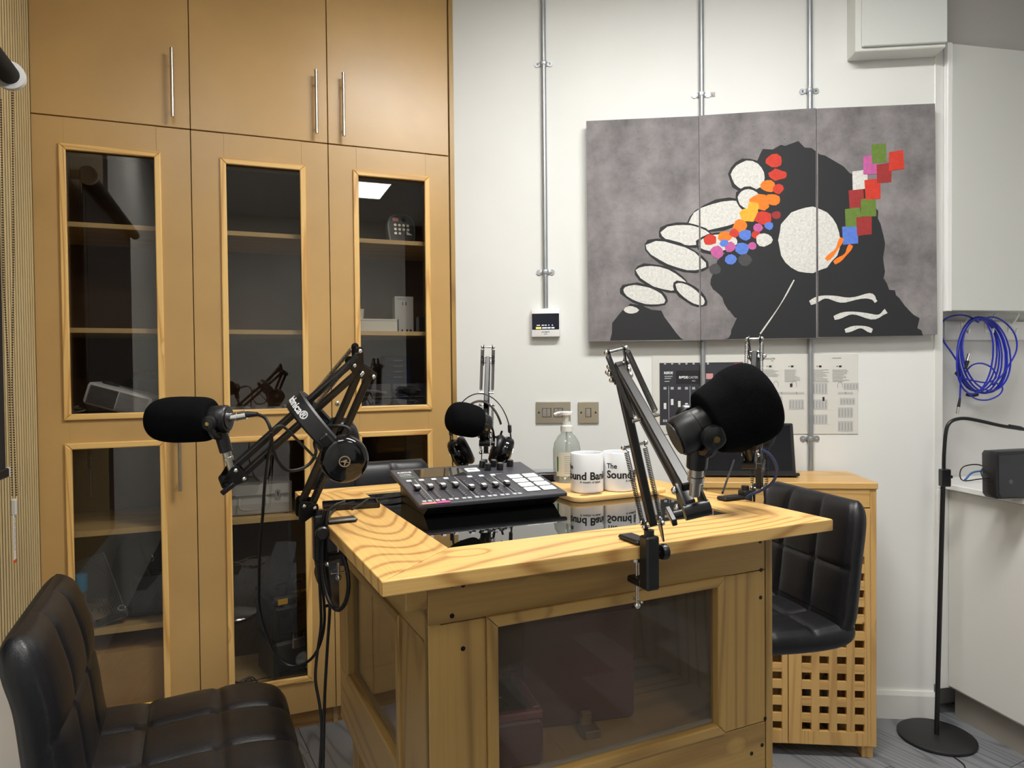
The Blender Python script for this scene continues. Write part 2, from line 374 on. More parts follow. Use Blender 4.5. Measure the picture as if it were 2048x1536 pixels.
for k in range(3):
    x0, x1 = XB[k] + .0015, XB[k + 1] - .0015
    d = obj('door', B(x0, x1, 0, .019, ZS + .0022, 3.05, .0012), mdf, cup); handle(d, *HAN[k])
ZW = [(1.260, 2.233), (None, 1.178)]
WX = [(-1.421, -1.0985), (-.899, -.588), (-.4055, -.0905)]
WBOT = [.19, .197, .197]
clear = glass('cupboard_glass', (238, 236, 232), 1.55, 1.5)
for k in range(3):
    x0, x1 = XB[k] + .0015, XB[k + 1] - .0015; a, b = WX[k]; t = .022; zb = WBOT[k]
    d = MB()
    d.box(x0, a + t * .7, 0, .019, ZB, ZS - .0022, .001); d.box(b - t * .7, x1, 0, .019, ZB, ZS - .0022, .001)
    d.box(a + t * .7, b - t * .7, 0, .019, 2.233 - t * .7, ZS - .0022); d.box(a + t * .7, b - t * .7, 0, .019, 1.178 - t * .7, 1.260 + t * .7)
    d.box(a + t * .7, b - t * .7, 0, .019, ZB, zb + t * .7)
    door = obj('door', d, mdf, cup)
    for (z0, z1) in ((1.260, 2.233), (zb, 1.178)):
        for s in (0, 1):                              # four mitred strips of beading, each of its own
            xa = a if s == 0 else b; q = 1 if s == 0 else -1
            m_ = MB(); pts = [(xa, z0), (xa, z1), (xa + q * t, z1 - t), (xa + q * t, z0 + t)]; m_.prism(pts, -.011, .004, bev=.0035); obj('beading', m_, beadm[2], door)
            za = z0 if s == 0 else z1
            m_ = MB(); pts = [(a, za), (b, za), (b - t, za + q * t), (a + t, za + q * t)]; m_.prism(pts, -.011, .004, bev=.0035); obj('beading', m_, beadm[0], door)
        obj('glass_pane', B(a + t * .8, b - t * .8, .008, .0082, z0 + t * .8, z1 - t * .8), clear, door)
    if k == 0: handle(door, -1.052, 1.23, .989)
    if k == 2:
        lk = MB().lathe([(.0085, 0), (.0085, .004), (.006, .006)], aim((-.478, 0, 1.297), (-.478, -1, 1.297))); lk.box(-.479, -.477, -.0075, -.006, 1.293, 1.301)
        obj('keyhole_lock', lk, chrome, door, smooth=True)
# shelves: three bays, the front edges sit a little behind the glass
for k in range(3):
    a, b = XB[k] + .012, XB[k + 1] - .012
    for z in (1.962, 1.581, 1.238, .843) + ((.478,) if k == 0 else ()) + ((.155,) if k else ()):
        obj('shelf', B(a, b, .05, .455, z - .009 if z > .9 else z - .012, z + .009 if z > .9 else z + .009, .001), shelfm[0], cup)
obj('boxed_base', B(XB[0] + .012, XB[1] - .012, .05, .40, .08, .395, .001), mdf, cup)

def cthing(name, label, cat, x, y, z, yaw=0, group=None): return thing(name, label, cat, CUP @ T(x, y, z, yaw), group)
SZ = lambda z: z + .0092
# --- left bay, upper window: projector and dark odds and ends on the bottom shelf
pj = thing('projector', 'white slatted projector tilted on a dark case behind the left glass', 'projector', CUP @ T(-1.268, .155, SZ(1.238) + .036, -6) @ Matrix.Rotation(math.radians(17), 4, 'Y'))
obj('body', B(-.115, .115, -.085, .10, .0, .085, .014, seg=2), mat('projector_white', (205, 208, 216), .4), pj, smooth=True)
fn = MB(); fn2 = MB()
for i in range(13):
    z = .010 + i * .0052
    (fn.box(-.10, -.005, -.089, -.083, z, z + .0022)); fn2.box(.0, .10, -.0885, -.083, z, z + .0022)
obj('vent_slot', fn, mat('vent_dark', (40, 42, 50), .6), pj, kind='stuff'); obj('grille_rib', fn2, mat('grille_grey', (150, 152, 160), .5), pj, kind='stuff')
obj('lens_ring', MB().lathe([(.03, 0), (.03, .012), (.02, .012), (.018, .004)], Matrix.Translation((-.06, .0, .082))), dark, pj, smooth=True)
c = cthing('equipment_case', 'low black case propping the projector up behind the left glass', 'case', -1.365, .235, SZ(1.238))
obj('shell', B(-.07, .07, -.09, .09, 0, .03, .004), blkm, c)
obj('catch', B(-.02, .02, -.096, -.088, .01, .022, .002), steel, c)
c = cthing('camera_bag', 'black padded bag slumped behind the projector', 'bag', -1.19, .33, SZ(1.238))
obj('body', MB().lathe([(.07, 0), (.10, .02), (.105, .09), (.085, .15), (.03, .17), (.002, .172)], Matrix.Diagonal((1, .75, 1, 1)), 20), blkm, c, smooth=True)
obj('strap', MB().tube([(-.09, -.05, .1), (-.04, -.09, .17), (.05, -.08, .18), (.09, -.05, .1)], .006), blkp, c, smooth=True)
c = cthing('clip_folder', 'dark folder leaning on the side of the left bay beside the projector', 'folder', -1.092, .12, SZ(1.238), 0)
obj('cover', B(-.006, .006, -.06, .12, 0, .20, .001, Matrix.Rotation(math.radians(22), 4, 'Y')), dark, c)
c = cthing('coiled_lead', 'short clear lead coiled at the left end of the projector shelf', 'cable', -1.395, .10, SZ(1.238))
obj('coil', MB().tube([(.02 * math.cos(a * .7), .025 * math.sin(a * .7), .004 + .0022 * a) for a in range(26)], .0028, 6, 2), mat('clear_lead', (110, 112, 116), .3), c, smooth=True)
# left bay, lower window
c = cthing('backpack', 'big black backpack filling the lower left glass', 'bag', -1.185, .225, .4875)
obj('body', MB().lathe([(.09, 0), (.125, .012), (.142, .07), (.138, .18), (.118, .27), (.07, .31), (.002, .32)], Matrix.Diagonal((1, .82, 1, 1)), 28), mat('bag_nylon', (15, 15, 17), .55, bump=.4, bscale=60), c, smooth=True)
obj('front_pocket', B(-.05, .085, -.135, -.10, .03, .17, .012, seg=2), mat('bag_nylon_panel', (22, 22, 25), .5), c, smooth=True)
obj('shoulder_strap', MB().tube([(-.02, -.10, .28), (.0, -.125, .22), (.02, -.128, .12), (-.01, -.13, .06)], .006), blkp, c, smooth=True)
obj('zip_pull', MB().tube([(.02, -.127, .245), (.027, -.132, .232), (.02, -.13, .222)], .0022), steel, c, smooth=True)
obj('reflective_tag', MB().tube([(-.085 + .012 * math.cos(a), -.123, .055 + .009 * math.sin(a)) for a in [i * .7 for i in range(10)]], .0022), whiteg, c, smooth=True)
c = thing('wire_tray', 'grey mesh tray standing on edge left of the black backpack', 'tray', CUP @ T(-1.350, .075, .4875, 0) @ Matrix.Rotation(math.radians(-17), 4, 'Y'))
m_ = MB()
for i in range(15): m_.box(.0 + i * .0075, .001 + i * .0075, -.001, .001, 0, .25)
for i in range(30): m_.box(0, .107, -.0015, .0005, i * .0086, i * .0086 + .0012)
obj('mesh', m_, mat('grey_wire', (98, 100, 104), .4, .5), c, kind='stuff')
obj('rim', MB().tube([(0, 0, 0), (.107, 0, 0), (.107, 0, .255), (0, 0, .255), (0, 0, 0)], .003, 6, 1), mat('grey_plastic', (84, 86, 90), .5), c)
obj('base_plate', B(-.002, .11, .004, .03, 0, .02, .002), mat('tray_base', (64, 66, 72), .5), c)
c = cthing('blue_roll', 'blue roll just visible at the left edge of the lower left glass', 'roll', -1.398, .066, .4875)
obj('core', MB().lathe([(.02, 0), (.02, .2)], None, 16), mat('roll_grey', (70, 72, 78), .6), c, smooth=True)
obj('wrap', MB().lathe([(.0235, .145), (.025, .152), (.025, .20), (.0235, .206)], None, 16), mat('petrol_blue', (22, 120, 165), .5), c, smooth=True)
# --- middle bay
for i, (x, ww, h) in enumerate([(-.845, .085, .040), (-.735, .10, .036), (-.645, .065, .042)]):
    c = cthing('rack_unit', ['silver audio unit at the left on the shelf of the middle glass', 'silver audio unit with dark slots, middle of three on the middle shelf', 'narrow silver audio unit by the right edge of the middle glass'][i], 'audio unit', x, .12, SZ(1.238))
    obj('case', B(-ww / 2, ww / 2, -.05, .08, .003, h, .003), mat('unit_silver', (132, 136, 142), .35, .4), c)
    obj('front_panel', B(-ww / 2 + .006, ww / 2 - .006, -.052, -.049, .009, h - .006, .001), dark, c)
    for q in (-1, 1): obj('foot', B(q * ww * .36 - .006, q * ww * .36 + .006, -.04, -.028, -.0, .003), blkm, c)
    obj('knob', MB().cyl((ww * .25, -.052, h * .5), (ww * .25, -.062, h * .5), .006), chrome, c, smooth=True)
c = cthing('aluminium_case', 'silver aluminium flight case with a handle in the middle lower glass', 'case', -.80, .20, .852)
alu = mat('ribbed_aluminium', (198, 200, 204), .35, .35); W_ = .142
obj('lower_shell', B(-W_, W_, -.09, .09, .003, .074, .004), alu, c); obj('lid', B(-W_, W_, -.09, .09, .077, .128, .004), alu, c)
e_ = MB()
for zz in (.003, .070, .077, .124): e_.box(-W_ - .002, W_ + .002, -.0925, -.088, zz, zz + .005)
for xx in (-1, 1): e_.box(xx * W_ - .006, xx * W_ + .006, -.0925, -.086, .003, .128)
obj('edge_profile', e_, steel, c)
for xx in (-.094, .094):
    l_ = obj('latch', B(xx - .009, xx + .009, -.097, -.09, .058, .096, .002), chrome, c); obj('latch_hook', B(xx - .005, xx + .005, -.1, -.096, .07, .09, .001), dark, l_)
obj('handle', MB().tube([(-.05, -.092, .068), (-.052, -.108, .05), (-.045, -.114, .03), (0, -.116, .026), (.045, -.114, .03), (.052, -.108, .05), (.05, -.092, .068)], .0045), mat('clear_grey_plastic', (176, 178, 180), .2), c, smooth=True)
for xx in (-1, 1):
    for yy in (-.08, .08): obj('foot', B(xx * .125 - .008, xx * .125 + .008, yy - .008, yy + .008, 0, .003), blkm, c)
c = thing('tool_case', 'black stacked tool box with yellow badges and a metal latch low in the middle glass', 'tool box', CUP @ T(-.665, .215, .1645, 16))
tb = mat('toolbox_black', (18, 18, 19), .35); yel = mat('toolbox_yellow', (214, 170, 30), .45)
obj('lower_case', B(-.10, .10, -.11, .11, 0, .165, .012), tb, c); obj('upper_case', B(-.105, .105, -.115, .115, .17, .315, .016), tb, c)
obj('lid', B(-.108, .108, -.118, .118, .318, .352, .012), blkp, c); obj('carry_handle', MB().tube([(-.05, 0, .35), (-.045, 0, .368), (.045, 0, .368), (.05, 0, .35)], .007), blkp, c, smooth=True)
obj('badge', B(-.085, -.045, -.120, -.117, .322, .345, .001), yel, c)
obj('lid_mark', join(text_mb('WALT', .03, Matrix.Translation((-.01, -.09, .3525)), .0008), B(.07, .09, -.1, -.08, .3522, .353)), yel, c)
lt = obj('latch', B(-.03, .022, -.128, -.115, .135, .175, .003), steel, c)
for q in (-.026, .018): obj('latch_arm', MB().tube([(q, -.118, .17), (q, -.124, .195), (q + .006, -.12, .2)], .0016, 6, 2), chrome, lt)
obj('front_recess', B(-.07, .07, -.1175, -.114, .20, .29, .004), blkg, c); obj('front_rib', B(-.08, .08, -.116, -.109, .03, .05, .003), blkg, c)
c = cthing('tangled_leads', 'tangle of black leads on the floor of the middle bay', 'cable', -.845, .12, .1645)
pp = [(.05 * math.cos(i * 1.3) * (1 + .4 * math.sin(i)), .035 * math.sin(i * 1.7), .012 + .01 * math.sin(i * 2.1)) for i in range(16)]
obj('cable', MB().tube(pp + [(.13, .0, .02)], .0028, 6, 4), rub, c, smooth=True)
obj('plug', B(.0, .045, -.055, -.03, .0, .02, .004), blkp, c); obj('plug_label', B(.012, .034, -.0555, -.054, .005, .013), yel, c)
c = cthing('paper_sheaf', 'grey sheets of paper upright at the right in the middle lower glass', 'paper', -.60, .37, .1645)
obj('sheet', B(-.055, .04, 0, .004, .42, .63), mat('dim_paper', (120, 122, 128), .7), c); obj('sheet', B(-.05, .045, .006, .010, .36, .52), mat('dim_paper2', (110, 110, 114), .7), c)
obj('stand', B(-.045, .04, .012, .02, 0, .60), blkm, c)
# --- right bay
c = thing('lighting_controller', 'round-topped grey controller with white buttons on the top right shelf', 'controller', CUP @ T(-.168, .20, SZ(1.962) + .006, 4) @ Matrix.Rotation(math.radians(-10), 4, 'X'))
pr = [(-.055, 0), (-.06, .05), (-.062, .09), (-.05, .125), (-.025, .14), (.03, .142), (.055, .125), (.066, .09), (.064, .04), (.055, 0)]
obj('housing', MB().prism(pr, -.012, .03, bev=.004), mat('controller_grey', (112, 118, 126), .4), c, smooth=True)
obj('face', MB().prism([(x * .86, .012 + z * .87) for x, z in pr], -.0155, -.011), dark, c)
for i in range(10):
    r_, q_ = divmod(i, 4) if i < 8 else (2, i - 8)
    obj('button', MB().cyl((-.028 + q_ * .019, -.0155, .086 - r_ * .019), (-.028 + q_ * .019, -.019, .086 - r_ * .019), .0062, seg=12), whiteg, c, smooth=True)
obj('display', B(-.038, -.012, -.0175, -.0155, .104, .119), mat('red_display', (190, 60, 44), .3), c); obj('display_window', B(.004, .022, -.0175, -.0155, .104, .122), blkg, c)
obj('fader_plate', MB().prism([(.022, .06), (.022, .044), (.048, .044)], -.018, -.0155), whiteg, c)
obj('stand_foot', B(-.05, .055, -.03, .03, 0, .012, .003), blkp, c)
c = cthing('flat_white_box', 'long low white box on the middle right shelf', 'box', -.297, .17, SZ(1.581)); obj('box', B(-.088, .088, -.06, .06, 0, .055, .001), whitem, c); obj('lid_edge', B(-.089, .089, -.0605, .061, .046, .049), mat('box_seam', (160, 162, 166), .6), c)
obj('dark_end', B(.0885, .094, -.06, .06, .0, .055, .001), dark, c)
c = cthing('paper_cup', 'white paper cup standing on the long low white box', 'cup', -.362, .17, SZ(1.581) + .0555); obj('wall', MB().lathe([(.018, 0), (.022, .042), (.0205, .042), (.017, .002)], None, 20), whitem, c, smooth=True); obj('rim', MB().lathe([(.0225, .04), (.0235, .042), (.0225, .044), (.021, .042), (.0225, .04)], None, 20, False), whiteg, c, smooth=True)
c = cthing('tall_white_box', 'tall white packaging box with black prints on the middle right shelf', 'box', -.155, .25, SZ(1.581)); obj('box', B(-.042, .042, -.03, .03, 0, .165, .001), mat('box_white', (200, 202, 206), .5), c)
bm_ = text_mb('STARTED', .009, Matrix.Translation((-.034, -.0305, .15)) @ Matrix.Rotation(math.pi / 2, 4, 'X'))
for xx in (-.008, .006): bm_.box(xx, xx + .004, -.0308, -.030, .125, .14)
for xx in (-.03, -.01, .012, .028): bm_.cyl((xx, -.0301, .014), (xx, -.0308, .014), .005, seg=10)
obj('print', bm_, dark, c)
c = cthing('small_black_box', 'small black box beside the tall white packaging box', 'box', -.098, .15, SZ(1.581)); obj('box', B(-.014, .014, -.03, .03, 0, .07, .001), blkp, c); obj('flap', B(-.0145, .0145, -.0305, .0305, .066, .0705), dark, c)
clr = glass('clear_drawer_plastic', (190, 195, 205), 1.5, 1., .10, (180, 186, 196))
for i, (x, y, z) in enumerate([(-.315, .17, 0), (-.165, .17, 0), (-.315, .17, .064), (-.165, .17, .064)]):
    c = cthing('parts_drawer', ['lower left clear drawer of dark parts behind the right glass', 'lower right clear drawer of dark parts behind the right glass', 'upper left clear drawer behind the right glass', 'upper right clear drawer behind the right glass'][i], 'drawer', x, y, SZ(1.238) + z)
    f_ = MB(); f_.box(-.072, .072, -.075, -.073, .003, .058); f_.box(-.072, -.07, -.073, .09, .003, .058); f_.box(.07, .072, -.073, .09, .003, .058)
    obj('clear_tray', f_, clr, c); obj('base', B(-.072, .072, -.075, .09, 0, .003), mat('tray_grey', (120, 124, 132), .4), c)
    obj('grip', B(-.02, .02, -.083, -.075, .045, .052, .002), clr, c)
    obj('contents', MB().tube([(.05 * math.sin(q * 2.1 + i), -.05 + .06 * math.cos(q * 1.7), .012 + .02 * abs(math.sin(q * 1.1))) for q in range(14)], .005, 6, 3), blkp if i % 2 else mat('grey_bits', (110, 112, 120), .5), c, smooth=True)
c = cthing('blue_drawer_box', 'small navy box of drawers stacked behind the right glass', 'drawer box', -.175, .33, SZ(1.238)); nv = mat('navy_plastic', (30, 42, 96), .4)
obj('shell', B(-.06, .06, -.05, .06, 0, .245, .003), nv, c)
for q in range(4):
    dd = obj('drawer', B(-.052, .052, -.054, -.05, .14 + q * .025, .16 + q * .025, .002), nv, c); obj('label_holder', B(-.02, .02, -.056, -.054, .146 + q * .025, .152 + q * .025), mat('label_blue_grey', (90, 104, 140), .5), dd)
c = cthing('grey_panel_board', 'grey board standing at the right in the lower right glass', 'board', -.115, .20, .852); obj('board', B(-.045, .03, 0, .012, 0, .31, .002), mat('board_grey', (92, 94, 98), .6), c); obj('edge', B(-.047, -.043, -.002, .014, 0, .31), blkm, c)
c = cthing('black_gear_bag', 'black gear bag on the shelf of the lower right glass', 'bag', -.27, .24, .852); obj('body', B(-.12, .10, -.09, .1, 0, .17, .03, seg=3), blkm, c, smooth=True); obj('flap', B(-.118, .098, -.094, .0, .11, .175, .02, seg=2), blkp, c, smooth=True)

# ------------------------------------------------------------------ the table
dsk = thing('studio_table', 'square pine table with glass top inset and glazed panelled sides', 'table', DSK)
TW, TD, TT, ZT = .938, .885, .024, 1.11
gx0, gx1, gy0, gy1 = .157, .807, .145, .780
for pts, ax in [([(0, 0), (TW, 0), (gx1, gy0), (gx0, gy0)], 0), ([(0, TD), (0, 0), (gx0, gy0), (gx0, gy1)], 1), ([(TW, 0), (TW, TD), (gx1, gy1), (gx1, gy0)], 1), ([(TW, TD), (0, TD), (gx0, gy1), (gx1, gy1)], 0)]:
    cx = sum(p[0] for p in pts) / 4; cy = sum(p[1] for p in pts) / 4
    pts = [(p[0] + (cx - p[0]) * .0012, p[1] + (cy - p[1]) * .004) for p in pts]
    mt = Matrix(((1, 0, 0, 0), (0, 0, 1, 0), (0, 1, 0, 0), (0, 0, 0, 1)))
    obj('top_board', MB().prism(pts, ZT - TT, ZT, mt, .002), pine[ax], dsk)
obj('glass_inset', B(gx0 - .004, gx1 + .004, gy0 - .004, gy1 + .004, ZT - .010, ZT - .0035), mirror_glass('black_backed_glass', (10, 11, 10), 1.5, 1.55), dsk)
obj('inset_base', B(gx0 - .02, gx1 + .02, gy0 - .02, gy1 + .02, ZT - .024, ZT - .0105), pine2[0], dsk)
bx0, bx1, by0, by1, bz0, bz1 = .100, .862, .090, .830, .52, ZT - TT
# front: apron, lower rail, two posts; then mitred beading and a pane
def face(F, x0, x1, px, ztop, zlow, gz0, gz1, ga, gb, side):
    """boards and beading of one glazed side, drawn in a frame whose x runs along the side and -y faces out"""
    th = .022
    def o_(n, mb, m): obj(n, mb.xform(F), m, dsk)
    hx = 0 if side == 'x' else 1
    o_('apron', B(x0, x1, 0, th, ztop, bz1 - .002, .0012), pine2[hx]); o_('lower_rail', B(x0, x1, 0, th, bz0, zlow, .0012), pine2[hx])
    o_('side_post', B(x0, ga, 0, th, zlow + .0015, ztop - .0015, .0012), pine2[2]); o_('side_post', B(gb, x1, 0, th, zlow + .0015, ztop - .0015, .0012), pine2[2])
    t = .021
    for s in (0, 1):
        xa = ga if s == 0 else gb; q = 1 if s == 0 else -1
        o_('beading', MB().prism([(xa, gz0), (xa, gz1), (xa + q * t, gz1 - t), (xa + q * t, gz0 + t)], -.006, .02, bev=.003), pine2[2])
        za = gz0 if s == 0 else gz1
        o_('beading', MB().prism([(ga, za), (gb, za), (gb - t, za + q * t), (ga + t, za + q * t)], -.006, .02, bev=.003), pine2[hx])
    o_('glass_pane', B(ga + t * .7, gb - t * .7, .010, .0125, gz0 + t * .7, gz1 - t * .7), glass('table_pane', (246, 244, 240), 1.5, .9, .07, (170, 158, 142)))  # reflected haze put into the pane as a pale diffuse layer
    o_('putty_line', MB().box(ga + t, gb - t, .014, .02, gz0 + t, gz0 + t + .006), mat('silicone', (150, 148, 145), .5))
F1 = Matrix.Translation((bx0 - .0, by0, 0))
face(F1, 0, .742, 0, .997, .673, .674, .998, .104, .632, 'x')
obj('corner_board', B(bx1 - .018, bx1, by0 - .001, by0 + .09, bz0 - .0, bz1 - .002, .001), pine2[2], dsk)
FL = Matrix(((0, 1, 0, bx0), (-1, 0, 0, by1), (0, 0, 1, 0), (0, 0, 0, 1)))       # left side: along x_local = from back to front, outward = -x
# local (x,y,z) -> desk (bx0 + y, by1 - x, z)
face(FL, 0, by1 - by0 - .001, 0, .965, .655, .655, .966, .10, .575, 'y')
FR = Matrix(((0, -1, 0, bx1), (1, 0, 0, by0), (0, 0, 1, 0), (0, 0, 0, 1)))
face(Matrix.Translation((.0, .09, 0)) @ FR, 0, by1 - by0 - .09, 0, .965, .655, .655, .966, .06, .55, 'y')
FB = Matrix(((-1, 0, 0, bx1), (0, -1, 0, by1), (0, 0, 1, 0), (0, 0, 0, 1)))
face(FB, 0, .742, 0, .997, .673, .674, .998, .104, .632, 'x')
obj('floor_board', B(bx0 + .024, bx1 - .024, by0 + .024, by1 - .024, .662, .676), wood('inner_floor', (172, 138, 88), (128, 96, 54), 0, 9, 3, .2, knots=False), dsk)
for xx in (bx0 + .024, bx1 - .084):
    for yy in (by0 + .024, by1 - .084): obj('leg', B(xx, xx + .06, yy, yy + .06, 0, .66, .002), pine2[2], dsk)
liner = wood('inner_liner', (150, 124, 88), (110, 86, 54), 2, 9, 3, .2, knots=False)
obj('inner_panel', B(bx1 - .045, bx1 - .036, by0 + .03, by1 - .03, .6765, bz1 - .03), liner, dsk)
# brackets (the mitred braces under the left edge) and screws
obj('corner_brace', B(.062, .1, by0 + .0, by0 + .12, bz1 - .06, bz1 - .001, .002), pine2[1], dsk)
scr = [(904, 1170), (904, 1232), (926, 1297), (926, 1170 + 0), (1520, 1083), (1522, 1140), (1521, 1195), (1524, 1490), (1530, 1437), (1503, 1507)]
sd = MB()
for u, v in scr:
    x, z = on(DSK, u, v, -by0 + .0); sd.cyl((x, by0 - .0008, z), (x, by0 + .003, z), .0042, seg=10)
obj('screw', sd, mat('dark_screw', (46, 42, 38), .35, .8), dsk, kind='stuff')
# in the table: two maroon boxes and a wooden block
mar = mat('maroon_leatherette', (84, 38, 50), .42, bump=.2, bscale=200)
def dthing(name, label, cat, x, y, z, yaw=0): return thing(name, label, cat, DSK @ T(x, y, z, yaw))
c = dthing('maroon_cube_box', 'large maroon leatherette cube inside the table', 'box', .52, .43, .6765, -12)
obj('body', B(-.125, .125, -.19, .19, 0, .262, .012, seg=2), mar, c, smooth=True); obj('lid_seam', B(-.1255, .1255, -.1905, .1905, .232, .236, .001), mat('maroon_seam', (60, 26, 36), .5), c)
obj('lid', B(-.127, .127, -.192, .192, .238, .268, .01, seg=2), mar, c, smooth=True)
c = dthing('maroon_tray_box', 'small maroon box with a recessed dark tray inside the table, left of the cube', 'box', .262, .262, .6765, -10)
m_ = MB(); m_.box(-.10, .10, -.10, .10, 0, .088, .006)
obj('body', m_, mar, c); fr_ = MB()
for a, b, e, f in ((-.10, .10, -.10, -.082), (-.10, .10, .082, .10), (-.10, -.082, -.082, .082), (.082, .10, -.082, .082)): fr_.box(a, b, e, f, .0885, .104, .003)
obj('rim', fr_, mat('maroon_rim', (112, 52, 66), .4), c); obj('tray', B(-.08, .08, -.08, .08, .0885, .092), mat('dark_green_tray', (30, 36, 34), .4), c)
obj('tray_bar', MB().tube([(-.06, -.02, .1), (.04, -.02, .1), (.045, -.05, .096)], .002, 6, 1), chrome, c)
c = dthing('wooden_block', 'small brown L-shaped wooden block in front of the maroon cube', 'block', .478, .205, .6765, -8)
obj('base', B(-.018, .018, -.022, .018, 0, .016, .002), wood('block_wood', (122, 96, 66), (80, 60, 40), 1, knots=False), c); obj('upright', B(-.014, .008, .004, .018, .0165, .042, .002), _MC['block_wood'], c)
# ------------------------------------------------------------------ things on the back wall
def wthing(name, label, cat, x, z, group=None, dep=0): return thing(name, label, cat, WAL @ T(x, -dep, z), group)
ZC = lambda v: v
def conduit(label, x, zb, zt, clips, lean=0.):
    t = wthing('conduit_pipe', label, 'pipe', x, zb)
    obj('pipe', MB().cyl((0, -.014, 0), (lean, -.014, zt - zb), .0105, seg=20), conduitm, t, smooth=True)
    for z in clips:
        cx_ = lean * (z - zb) / (zt - zb); m_ = MB(); zz = z - zb
        pr = [(-.034, 0), (-.034, -.004), (-.014, -.005), (-.0125, -.016), (-.008, -.0245), (0, -.0265), (.008, -.0245), (.0125, -.016), (.014, -.005), (.034, -.004), (.034, 0)]
        mm = Matrix(((1, 0, 0, cx_), (0, 0, 1, 0), (0, 1, 0, 0), (0, 0, 0, 1)))
        m_.prism(pr, zz - .009, zz + .009, mm, .002)
        for q in (-1, 1): m_.cyl((cx_ + q * .027, 0, zz), (cx_ + q * .027, -.0045, zz), .0115, seg=18)
        k = obj('saddle_clip', m_, conduitm, t, smooth=True)
        s_ = MB()
        for q in (-1, 1): s_.cyl((cx_ + q * .026, -.004, zz), (cx_ + q * .026, -.0065, zz), .0042, seg=10)
        obj('screw', s_, chrome, k)
conduit('left steel conduit running down the wall to the thermostat', .0452, 1.676, CEIL - .01, (2.70, 1.832))
conduit('middle steel conduit passing behind the art panels', .6885, 1.02, CEIL - .01, (2.54,))
conduit('right steel conduit passing behind the art panels', 1.1145, 1.0, CEIL - .01, (2.535, 1.132))
mk = MB().box(.722, .745, -.003, 0, 2.532, 2.55, .001); mk.cyl((.735, -.003, 2.541), (.735, -.006, 2.541), .004)
solo('wall_plug', 'small scuffed wall plug right of the middle conduit clip', 'plug', mk, mat('filler_grey', (176, 172, 166), .7), WAL)
t = wthing('thermostat', 'white square thermostat with a dark display under the left conduit', 'thermostat', .045, 1.560)
obj('housing', B(-.059, .059, -.032, 0, 0, .118, .004, seg=2), whiteg, t, smooth=True)
obj('display', B(-.0565, .0565, -.0335, -.031, .030, .097, .001), mat('display_navy', (10, 14, 34), .12), t)
m_ = B(-.040, -.018, -.0345, -.033, .033, .041)
obj('amber_icon', m_, mat('amber_icon', (240, 190, 90), .5, emit=.5), t)
m_ = MB()
for i, xx in enumerate((-.014, .008, .024)): m_.box(xx, xx + (.020 if i == 0 else .013), -.0345, -.033, .034, .040)
for xx, ww in ((-.037, .014), (-.016, .010), (-.003, .008), (.012, .004), (.026, .005)): m_.box(xx, xx + ww, -.0345, -.033, .046, .050)
obj('display_digits', m_, mat('digit_white', (190, 194, 204), .5, emit=.4), t)
join_ = text_mb('AUTOMATIC', .0085, Matrix.Translation((0, -.0322, .017)) @ Matrix.Rotation(math.pi / 2, 4, 'X'), .0002, 'CENTER', squeeze=.7); join_.box(-.007, .007, -.0326, -.032, .010, .012)
obj('lettering', join_, mat('grey_print', (90, 90, 96), .5), t)
def switch(label, x0, x1, z0, z1, rockers):
    t = wthing('light_switch', label, 'light switch', (x0 + x1) / 2, z0); w_ = (x1 - x0) / 2; h = z1 - z0
    obj('plate', B(-w_, w_, -.009, 0, 0, h, .002), mat('satin_nickel', (196, 190, 172), .3, .75), t)
    s_ = MB()
    for q in (-1, 1): s_.cyl((q * (w_ - .013), -.009, h / 2), (q * (w_ - .013), -.0098, h / 2), .0042, seg=12)
    obj('screw', s_, dark, t)
    for xx, n in rockers:
        ww = .018 if n == 2 else .011
        obj('surround', B(xx - ww - .001, xx + ww + .001, -.0102, -.009, h / 2 - .019, h / 2 + .019, .0005), blkp, t)
        for i in range(n):
            a = xx - ww + .001 + i * (2 * ww - .001) / n; b = a + (2 * ww - .002) / n - .001
            obj('rocker', MB().prism([(h / 2 - .017, .0102), (h / 2 + .017, .0102), (h / 2 + .017, .0145), (h / 2 - .017, .0118)], a, b, Matrix(((0, 1, 0, 0), (0, 0, -1, 0), (1, 0, 0, 0), (0, 0, 0, 1)))), mat('rocker_chrome', (206, 204, 198), .22, .6), t)
switch('wide metal switch plate with four rockers', -.0005, .1455, 1.197, 1.287, [(-.027, 2), (.022, 2)])
switch('narrow metal switch plate with one rocker', .1765, .263, 1.197, 1.286, [(0, 1)])
# ---- three canvas panels carrying one abstract painting (concrete ground, black mass, white and coloured patches)
ADEP = .052
def A(u, v): return on(WAL, u, v, ADEP)
pnl = [[(1172.5, 242), (1397, 232), (1401, 681), (1177, 683)], [(1397.8, 231), (1632, 216), (1635, 676.5), (1401.8, 680)], [(1633, 217), (1870, 207), (1875, 669), (1636, 675)]]
conc = concrete()
inkk = mat('canvas_black', (30, 31, 34), .7); white_p = mat('canvas_white', (206, 205, 200), .7, noise=.16, nscale=110)
pc = {'orange': (238, 120, 24), 'amber': (236, 168, 44), 'red': (196, 52, 34), 'deepred': (150, 42, 42), 'blue': (84, 120, 204), 'magenta': (186, 88, 150), 'green': (96, 122, 46), 'plum': (92, 40, 42), 'greyd': (66, 66, 68), 'brown': (130, 52, 26)}
pcm = {k: mat('paint_' + k, v, .7, noise=.12, nscale=60) for k, v in pc.items()}
pcm['black'] = inkk; pcm['white'] = white_p
def rough(pts, amp, n=3):
    o = []
    for i, p in enumerate(pts):
        q = pts[(i + 1) % len(pts)]
        for k in range(n):
            f = k / n; o.append((p[0] + (q[0] - p[0]) * f + random.uniform(-amp, amp), p[1] + (q[1] - p[1]) * f + random.uniform(-amp, amp)))
    return o
